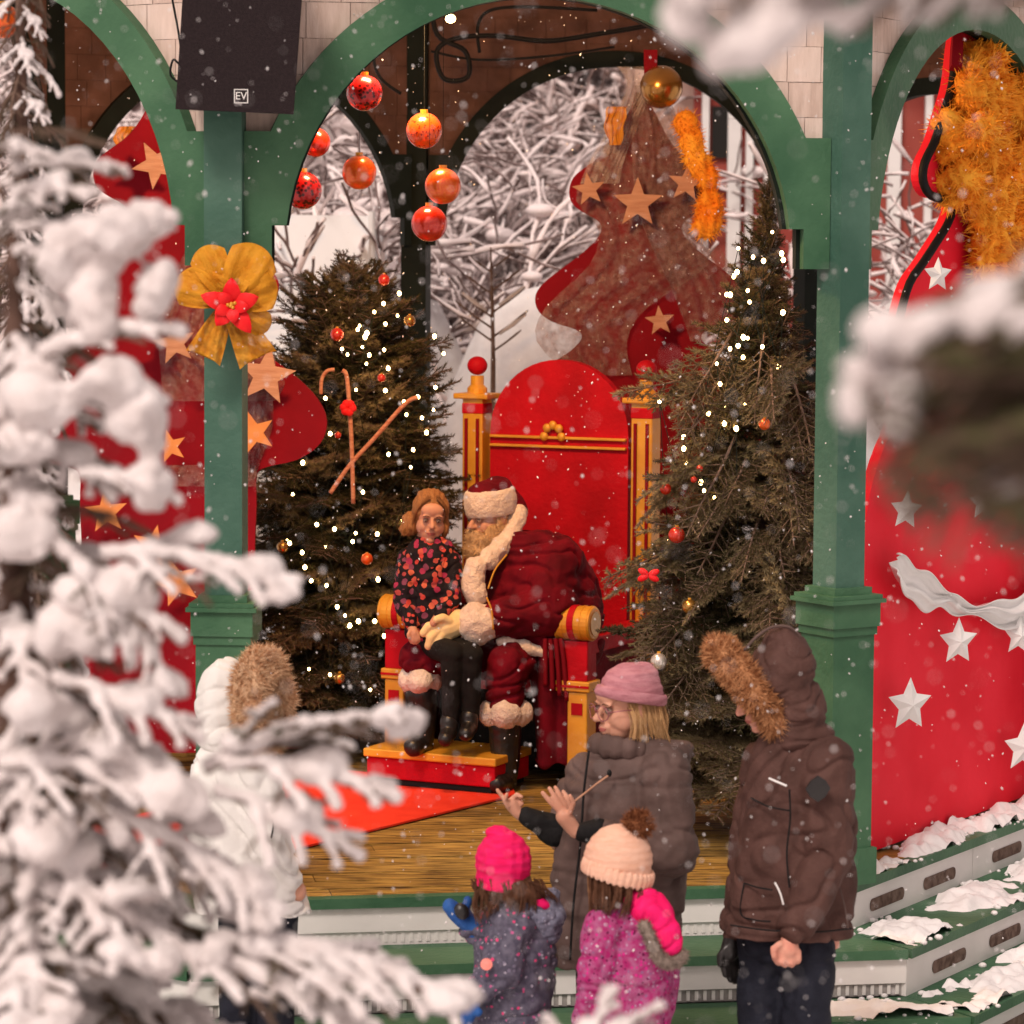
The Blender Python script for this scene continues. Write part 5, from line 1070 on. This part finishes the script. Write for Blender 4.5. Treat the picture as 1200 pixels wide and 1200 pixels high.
for p_, r_ in (((0, -.080, -.085), (.062, .042, .048)), ((0, -.085, -.125), (.062, .046, .055)), ((0, -.085, -.165), (.042, .036, .04)), ((.055, -.035, -.065), (.026, .045, .05)), ((-.055, -.035, -.065), (.026, .045, .05)), ((.022, -.095, -.048), (.024, .012, .010)), ((-.022, -.095, -.048), (.024, .012, .010)), ((.07, .01, -.03), (.014, .03, .05)), ((-.07, .01, -.03), (.014, .03, .05))): g.ell(Tm(*p_), r_, HM)
blob('beard', g, M['beard'], w, .0045, 2, .006, 22, fur=2200, furlen=.018)
g = G(); g.ell(Tm(0, .01, .10), (.090, .108, .065), HM); g.ell(Tm(0, .05, .13), (.07, .07, .04), HM); g.cap(Tm(0, .08, .10), Tm(.03, .13, .02), .05, .045); g.cap(Tm(-.06, .05, .09), Tm(-.11, .09, -.04), .045, .04); g.cap(Tm(-.11, .09, -.04), Tm(-.12, .08, -.12), .038, .03)
ht = blob('santa_hat', g, M['velvet'], w, .005, 3, .006, 16)
g = G()
for k in range(44): t = 2*pi*k/44; g.ell(Tm(.082*cos(t), .010+.104*sin(t), .068), (.018, .018, .060), HM, 10, 8)
blob('fur_band', g, M['fleece'], ht, .005, 4, .004, 24, fur=1200, furlen=.006)

# ---- girl on his knee
f = F(12.85); w = person(f, 503, 'girl with brown hair in black red-flowered jacket sitting on the bearded man\'s knee', gy=.14)
M['floral'] = print_mat('floral_jacket', (.012, .008, .012), [(.55, .06, .05), (.35, .03, .09), (.62, .14, .08), (.20, .05, .10), (.42, .07, .07), (.50, .09, .07)], 34, .60)
yaw = R(8); HM = hm(yaw, R(4), R(4)); hc = f.p(504, 608, 0); g = G(); head(g, hc, .88, HM)
g.loft(rings(f, [(648, 488, 522, 14), (700, 485, 525, 20), (748, 488, 528, 22)])); g.cap(f.p(480, 660, -5), f.p(472, 705, -14), f.r(9), f.r(8)); g.cap(f.p(472, 705, -14), f.p(484, 738, -36), f.r(8), f.r(5)); g.cap(f.p(528, 660, -2), f.p(532, 700, -16), f.r(9), f.r(8)); g.cap(f.p(532, 700, -16), f.p(508, 730, -40), f.r(8), f.r(5))
hand(f, g, (482, 734, -34), (485, 742, -38), [[(481, 744, -42), (480, 749, -42), (482, 753, -40)], [(484, 746, -42), (484, 751, -42), (485, 754, -40)], [(487, 746, -41), (488, 751, -41), (488, 754, -39)], [(490, 744, -40), (491, 749, -40), (491, 752, -38)], [(480, 740, -42), (478, 744, -45), (479, 748, -45)]], 2.2, 6)
g.cap(f.p(498, 752, -5), f.p(528, 764, -52), f.r(11), f.r(9)); g.cap(f.p(528, 764, -52), f.p(526, 850, -50), f.r(9), f.r(6)); g.cap(f.p(520, 755, -5), f.p(552, 765, -48), f.r(11), f.r(9)); g.cap(f.p(552, 765, -48), f.p(552, 850, -44), f.r(9), f.r(6))
bd = blob('body', g, M['skin'], w, .0045, 2); features(bd, hc, .88, HM)
g = G(); g.loft(rings(f, [(628, 488, 522, 17), (636, 480, 530, 20), (646, 470, 537, 25), (675, 468, 540, 28), (710, 470, 540, 30), (748, 474, 542, 30)])); g.cap(f.p(482, 656, -5), f.p(473, 704, -14), f.r(17), f.r(14)); g.cap(f.p(472, 704, -14), f.p(481, 728, -32), f.r(13), f.r(9)); g.cap(f.p(528, 658, -4), f.p(530, 700, -18), f.r(14), f.r(12)); g.cap(f.p(530, 700, -18), f.p(515, 722, -34), f.r(12), f.r(9))
blob('jacket', g, M['floral'], w, .005, 4, .005, 18, fold=folds(.009, 12, 2))
g = G(); g.cap(f.p(498, 752, -5), f.p(530, 766, -52), f.r(16), f.r(15)); g.cap(f.p(530, 766, -52), f.p(528, 845, -50), f.r(14), f.r(10)); g.cap(f.p(520, 755, -5), f.p(552, 768, -48), f.r(16), f.r(15)); g.cap(f.p(552, 768, -48), f.p(552, 840, -44), f.r(14), f.r(10)); blob('trousers', g, M['blackc'], w, .006, 3, .004, 12)
for x, y, d in ((526, 858, -54), (550, 852, -48)):
    g = G(); g.cap(f.p(x, y, d), f.p(x-4, y+8, d-18), f.r(10), f.r(9)); g.cap(f.p(x, y-12, d+2), f.p(x, y, d), f.r(11), f.r(10)); blob('boot', g, M['black'], w, .005, 2)
Tm = lambda x, y, z: hc + HM @ (V((x, y, z))*.89)
g = G(); g.ell(Tm(0, .028, .045), (.080, .092, .088), HM); g.ell(Tm(0, .05, .0), (.078, .07, .08), HM); g.ell(Tm(-.082, .03, -.03), (.045, .04, .05), HM); g.ell(Tm(-.10, .03, -.06), (.035, .03, .03), HM); g.ell(Tm(.075, .02, -.04), (.015, .04, .05), HM)
hr = blob('hair', g, M['ginger'], w, .0045, 3, .005, 20, fold=lambda c: .0018*sin(c.x*300))
strands(hr, M['ginger'], [([Tm(q*.02, -.06, .115), Tm(q*.06, -.055, .07), Tm(q*.080, -.02, .0), Tm(q*.085, .0, -.06)], 18, .006) for q in (-1, 1)] + [([Tm(-.07, .0, .0), Tm(-.10, .0, -.05), Tm(-.12, -.01, -.075)], 26, .010)], name='strand', w=.003)
# ================================================================ FOREGROUND SPRUCES UNDER SNOW
def snow_branch(L, seed, fat=1.0, step=.007):
    rnd = random.Random(seed); tw = spray(L, rnd, dens=.065, droop=.30, sub=True, spread=46); g = G()
    for pts, lv in tw: g.tube(pts, [(.008, .0045, .003)[lv]]*len(pts), 4, cap=False, mi=0)
    needles(g, tw, rnd, step, .019, .0016, 1, 5); me = g.mesh('branch'); me.materials.append(M['twig']); me.materials.append(M['needlef'])
    s = G()
    for pts, lv in tw:
        if (lv == 2 and rnd.random() < .55) or (lv == 1 and rnd.random() < .12): continue
        r = (.020, .0135, .0085)[lv]*fat*rnd.uniform(.75, 1.25); up = V((0, 0, r*.7))
        n = len(pts)
        s.tube([p+up for p in pts], [max(.004, r*rnd.uniform(.65, 1.3)*(1-.35*i/n)) for i in range(n)], 8)
        s.ell(pts[-1]+up*.7, (r*.8, r*.8, r*.7), None, 8, 6)
        if lv == 1 and rnd.random() < .35*fat: q = pts[rnd.randint(1, n-2)]; k = rnd.uniform(.020, .042)*fat; s.ell(q+V((0, 0, k*.5)), (k*1.3, k, k*.7), None, 10, 8)
    o = blob('snow', s, M['snow'], None, .0062, 1, .006, 26, fold=lambda c: .0035*noise.noise(c*75)+.002*noise.noise(c*150)); sm = o.data; bpy.data.objects.remove(o)
    return me, sm
SB = [snow_branch(L, 40+i, ft) for i, (L, ft) in enumerate(((.62, 1.15), (.62, 1.0), (.46, 1.2), (.46, 1.0), (.32, 1.2), (.32, 1.0)))]; SL = [.62, .62, .46, .46, .32, .32]
def put_snow(rt, loc, rot, L, rnd, k=None, s=None, bare=0):
    k = k if k is not None else min(range(6), key=lambda q: abs(SL[q]-L)+rnd.uniform(0, .06)); s = s or L/SL[k]
    b = put(SB[k][0], 'branch', rt, loc, rot, s)
    if rnd.random() >= bare: put(SB[k][1], 'snow', b, (0, 0, 0), (0, 0, 0), 1); return b
D = 5.15; tx = P(18, 600, D).x
ft_ = empty('spruce', (tx, D, GZ), 'blurred snow-laden spruce filling the left foreground', 'spruce'); rnd = random.Random(21)
G().tube([(0, 0, 0), (0, 0, 1.6), (0, 0, 2.95)], [.07, .05, .01], 10).build('trunk', M['bark'], ft_, smooth=True, local=True)
k = 0; z = .95
def prof_(zz):          # wanted reach at height zz above z=0 world
    
    T_ = ((2.4, .14), (2.24, .22), (1.8, .25), (1.53, .24), (1.38, .29), (1.24, .36), (1.1, .46), (.95, .60), (.6, .75))
    for (a, ra), (b, rb) in zip(T_, T_[1:]):
        if zz >= b: return ra + (rb-ra)*(min(a, zz)-a)/(b-a)
    return .8
N_ = 105
for i in range(N_):
    t = i/(N_-1); zz = 2.34 - 1.75*t**.92; az = i*2.39996 + rnd.uniform(-.3, .3)
    L = prof_(zz)*rnd.uniform(.80, 1.08)
    if cos(az) < -.35 and rnd.random() < .6: continue
    put_snow(ft_, (0, 0, zz+.10-GZ), Euler((rnd.uniform(-.3, .3), rnd.uniform(-.05, .35)-.25*(zz > 2.1), az)), L, rnd, bare=.34)
G3 = []
for me_, _ in SB: c_ = me_.copy(); c_.materials[1] = M['needleg']; G3.append(c_)
def aim(rt, p0, p1, k, rnd, roll=0, bare=0, alt=None):       # a branch from p0 towards p1 (world)
    d = p1-p0; L = d.length; yaw_ = math.atan2(d.y, d.x); pit = -math.atan2(d.z, math.hypot(d.x, d.y)); put_snow(rt, p0-rt.location, Euler((roll, pit-.18, yaw_)), L, rnd, k, L/SL[k], bare)
    if alt: [setattr(o, 'data', alt[k]) for o in list(rt.children)[-1:] if o.data == SB[k][0]] or [setattr(o, 'data', alt[k]) for o in rt.children if o.data == SB[k][0]]
f = F(5.0)
for a, b, k, ro in (((120, 655, 0), (350, 688, -10), 2, .3), ((240, 905, -10), (482, 838, -30), 3, -.5), ((260, 900, -20), (470, 925, -30), 5, .2), ((250, 930, 0), (425, 1000, -30), 5, .5), ((90, 560, 0), (212, 585, 0), 4, .2), ((60, 700, -20), (218, 745, -30), 4, .1), ((240, 1110, -20), (548, 1185, -20), 3, .1), ((130, 960, -30), (330, 1075, -30), 2, .4), ((60, 330, 0), (205, 250, 0), 4, .0), ((50, 420, 0), (215, 385, -10), 4, .3), ((60, 480, 0), (195, 470, 0), 4, .6), ((180, 1120, -40), (440, 1210, -40), 2, 0), ((60, 640, -30), (200, 820, -30), 3, .2), ((20, 1040, -40), (240, 1130, -50), 1, .2), ((0, 900, -40), (230, 930, -50), 2, .4), ((60, 800, -50), (240, 860, -50), 5, .4)): aim(ft_, f.p(*a), f.p(*b), k, rnd, ro)
# large snow pillows caught on the left spruce
g = G()
for (x, y, d, rx, rz) in ((120, 280, -10, 72, 38), (165, 258, -5, 40, 24), (70, 300, 0, 45, 40), (60, 455, -20, 62, 45), (110, 440, -15, 48, 34), (30, 620, -20, 50, 30), (150, 470, -5, 34, 60), (175, 560, -10, 30, 30), (190, 920, -60, 50, 34), (160, 880, -50, 50, 28), (40, 820, -60, 46, 30), (130, 690, -20, 50, 22), (80, 740, -30, 42, 26), (250, 1120, -60, 22, 16), (60, 980, -70, 50, 26), (160, 1040, -60, 46, 24), (30, 520, -10, 30, 22), (100, 350, 0, 30, 40), (180, 330, 0, 22, 40)):
    for q in range(3): g.ell(f.p(x+rnd.uniform(-.5, .5)*rx, y+rnd.uniform(-.2, .4)*rz, d+rnd.uniform(-20, 20)), (f.r(rx*rnd.uniform(.5, .8)), f.r(34), f.r(rz*rnd.uniform(.6, .9))), hm(0, 0, rnd.uniform(-.4, .4)))
blob('snow_pillow', g, M['snow'], ft_, .008, 2, .03, 9, fold=lambda c: .010*noise.noise(c*38)+.005*noise.noise(c*80))
# red lamps shining inside it
lights('red fairy lights glowing inside the snowy spruce at the left', [(107, 740), (120, 840), (177, 758), (143, 873), (12, 1012)], 5.6, lambda x: 0, 4, 'bulbr')
# brown-and-white cones of a farther snowy conifer top left
D2 = 8.2; bt = empty('spruce', (P(28, 600, D2).x, D2, GZ), 'brownish farther spruce dotted with snow clumps at the upper left edge', 'spruce')
G().tube([(0, 0, 0), (0, 0, 3.75)], [.08, .01], 8).build('trunk', M['bark'], bt, smooth=True, local=True)
for i in range(110):
    t = i/109; zz = 2.98-1.9*t; az = i*2.39996; put_snow(bt, (0, 0, zz-GZ), Euler((rnd.uniform(-.3, .3), .55+rnd.uniform(-.1, .3), az)), .10+.12*t+.05*rnd.random(), rnd, rnd.choice((4, 5)), None, bare=.55)
for o in bt.children: 
    if o.name.startswith('branch'): o.scale = [min(s, .95) for s in o.scale]
# very near, very blurred spruce on the right
D3 = 2.9; rt3 = empty('spruce', (1.95, D3+.3, GZ), 'heavily blurred snowy spruce whose boughs reach in from the right', 'spruce')
G().tube([(0, 0, 0), (0, 0, 4.2)], [.09, .02], 10).build('trunk', M['bark'], rt3, smooth=True, local=True)
f = F(2.65)
for a, b, k, ro in (((1420, 400, 0), (985, 470, 0), 2, .2), ((1400, 330, 40), (1040, 380, 20), 3, -.2), ((1420, 470, -40), (1010, 560, -20), 2, .3), ((1350, 420, -60), (1030, 400, -60), 4, .1), ((1400, 520, 40), (1060, 520, 60), 3, .3), ((1330, 360, 0), (1130, 340, 30), 5, .1), ((1380, 540, 0), (1120, 590, -20), 5, .1), ((1400, 440, 80), (1000, 450, 90), 3, 0)): [aim(rt3, f.p(a[0], a[1]+j*17-8, a[2]+j*14), f.p(b[0]+j*12, b[1]+j*22-14, b[2]), k, rnd, ro+.3*j, 1 if j else .6, G3) for j in range(4)]
g = G()
for (x, y, rx, rz) in ((1030, 385, 26, 12), (1060, 500, 18, 10), (1140, 430, 26, 12), (1090, 415, 18, 8), (1170, 345, 50, 14), (1078, 450, 36, 16), (1150, 562, 44, 12), (995, 470, 12, 26)): g.ell(f.p(x, y), (f.r(rx), f.r(40), f.r(rz)), hm(0, 0, rnd.uniform(-.3, .3)))
blob('snow_pillow', g, M['snow'], rt3, .008, 3, .02, 14)['kind'] = 'stuff'
f = F(2.9)
for a, b, k, ro in (((1250, -90, 0), (860, 30, 0), 2, .2), ((1200, -120, 30), (800, 0, 20), 3, 0), ((1050, -140, 0), (780, 20, 0), 4, .3), ((1260, -60, 30), (980, 20, 0), 5, .2), ((1300, -40, 30), (1080, 10, 0), 5, .2)): aim(rt3, f.p(*a), f.p(*b), k, rnd, ro)
g = G()
for (x, y, rx, rz, ro) in ((800, 25, 34, 26, -.2), (880, 50, 60, 24, -.5), (920, 20, 40, 20, -.3), (985, 15, 40, 20, 0)): g.ell(f.p(x, y), (f.r(rx), f.r(40), f.r(rz)), hm(0, 0, ro))
blob('snow_pillow', g, M['snow'], rt3, .008, 3, .02, 14)
for z0, z1, xx in ((GZ, 0, 0),): pass
# low snowy twigs poking up at the bottom edge
f = F(4.7); lt_ = empty('spruce', (f.p(690, 1300).x, 4.7, GZ), 'snow-coated spruce leader poking up at the bottom picture edge', 'spruce')
G().tube([(0, 0, 0), (0, 0, f.p(690, 1290).z-GZ)], [.03, .015], 8).build('trunk', M['bark'], lt_, smooth=True, local=True)
for a, b, k, ro in (((680, 1290, 0), (715, 1155, 0), 5, .3), ((680, 1270, 0), (775, 1170, -10), 5, -.3), ((680, 1290, 0), (640, 1190, 10), 4, .1)): aim(lt_, f.p(*a), f.p(*b), k, rnd, ro)

# ---------------------------------------------------------------- snow lying on the right-hand steps
def snowline(k, s0, s1, w, h, seed, label, edge=(1, 2), inset=.12):
    po = offset(V8, .07+.30*k-inset); a, b = po[edge[0]], po[edge[1]]; u = (b-a).normalized(); L = (b-a).length; nn = V((u.y, -u.x, 0)); g = G(); r_ = random.Random(seed); nx = int((s1-s0)*L/.012); ny = max(6, int(w/.012)); vs = []; fs = []
    for i in range(nx+1):
        for j in range(ny+1):
            x = L*(s0+(s1-s0)*i/nx); y = w*(j/ny-.5); q = a+u*x+nn*y; n1 = noise.noise(V((x*3.1+seed, y*6, seed))); n2 = noise.noise(V((x*11, y*14, seed*2))); n3 = noise.noise(V((x*30, y*30, seed)))
            e = 1-abs(2*j/ny-1)**2; hh = h*(1.5*n1 + .8*n2 + .45*n3 + .55*e - .10)
            vs.append(V((q.x, q.y, -.17*k + min(h*1.3, max(-.004, hh)))))
    for i in range(nx):
        for j in range(ny):
            c = i*(ny+1)+j
            if max(vs[c].z, vs[c+1].z, vs[c+ny+1].z, vs[c+ny+2].z) > -.17*k-.003: fs.append((c, c+1, c+ny+2, c+ny+1))
    g.add(vs, fs); me = g.build('snow_drift', M['snow2'], smooth=True, fix=False); 
    cg = G()
    for _ in range(int(160*(s1-s0))):
        x = L*r_.uniform(s0, s1); y = w*r_.uniform(-.75, .6); q = a+u*x+nn*y; rr = r_.uniform(.004, .016)
        if noise.noise(V((x*3.1+seed, y*6, seed))) > -.25: cg.ell((q.x, q.y, -.17*k+rr*.4), (rr, rr*.8, rr*.7), None, 6, 5)
    vb = len(me.data.vertices); lo = V((0, 0, 0)); mm = me.data; g.add(cg.v, cg.f); bpy.data.objects.remove(me); me = g.build('snow_drift', M['snow2'], smooth=True, fix=False)
    top(me, label, 'snow')
snowline(0, .02, .97, .17, .045, 3, 'ragged snow line on the top step at the foot of the red board', inset=.07)
snowline(1, .0, .97, .26, .040, 4, 'snow strewn along the second step of the right-hand stair')
snowline(2, .0, .97, .26, .045, 5, 'snow strewn along the third step of the right-hand stair')
snowline(2, .80, 1.0, .24, .03, 6, 'little heap of snow on the third step behind the man', edge=(0, 1))
# ---------------------------------------------------------------- falling snow
rnd = random.Random(77); g = G()
for i in range(10000):
    D = 2.5 + 13*rnd.random()**.75; x = rnd.uniform(-.24, .24)*D; z = HC + rnd.uniform(-.29, .13)*D
    if z < GZ: continue
    r = rnd.uniform(.0016, .0042)*(1 if D > 5 else .6); r *= rnd.choice((.45, .6, .8, 1)); c = V((x, D, z)); e = V((rnd.uniform(-.5, .5), rnd.uniform(-.3, .3), 1)).normalized()*r*rnd.uniform(1, 1.7)
    g.add([c+V((r, 0, 0)), c+V((0, r, 0)), c-V((r, 0, 0)), c-V((0, r, 0)), c+e, c-e], [(0, 1, 4), (1, 2, 4), (2, 3, 4), (3, 0, 4), (1, 0, 5), (2, 1, 5), (3, 2, 5), (0, 3, 5)])
top(g.build('falling_snow', M['snow2'], fix=False), 'small white snowflakes falling everywhere in front of and inside the pavilion', 'snowflakes', kind='stuff')
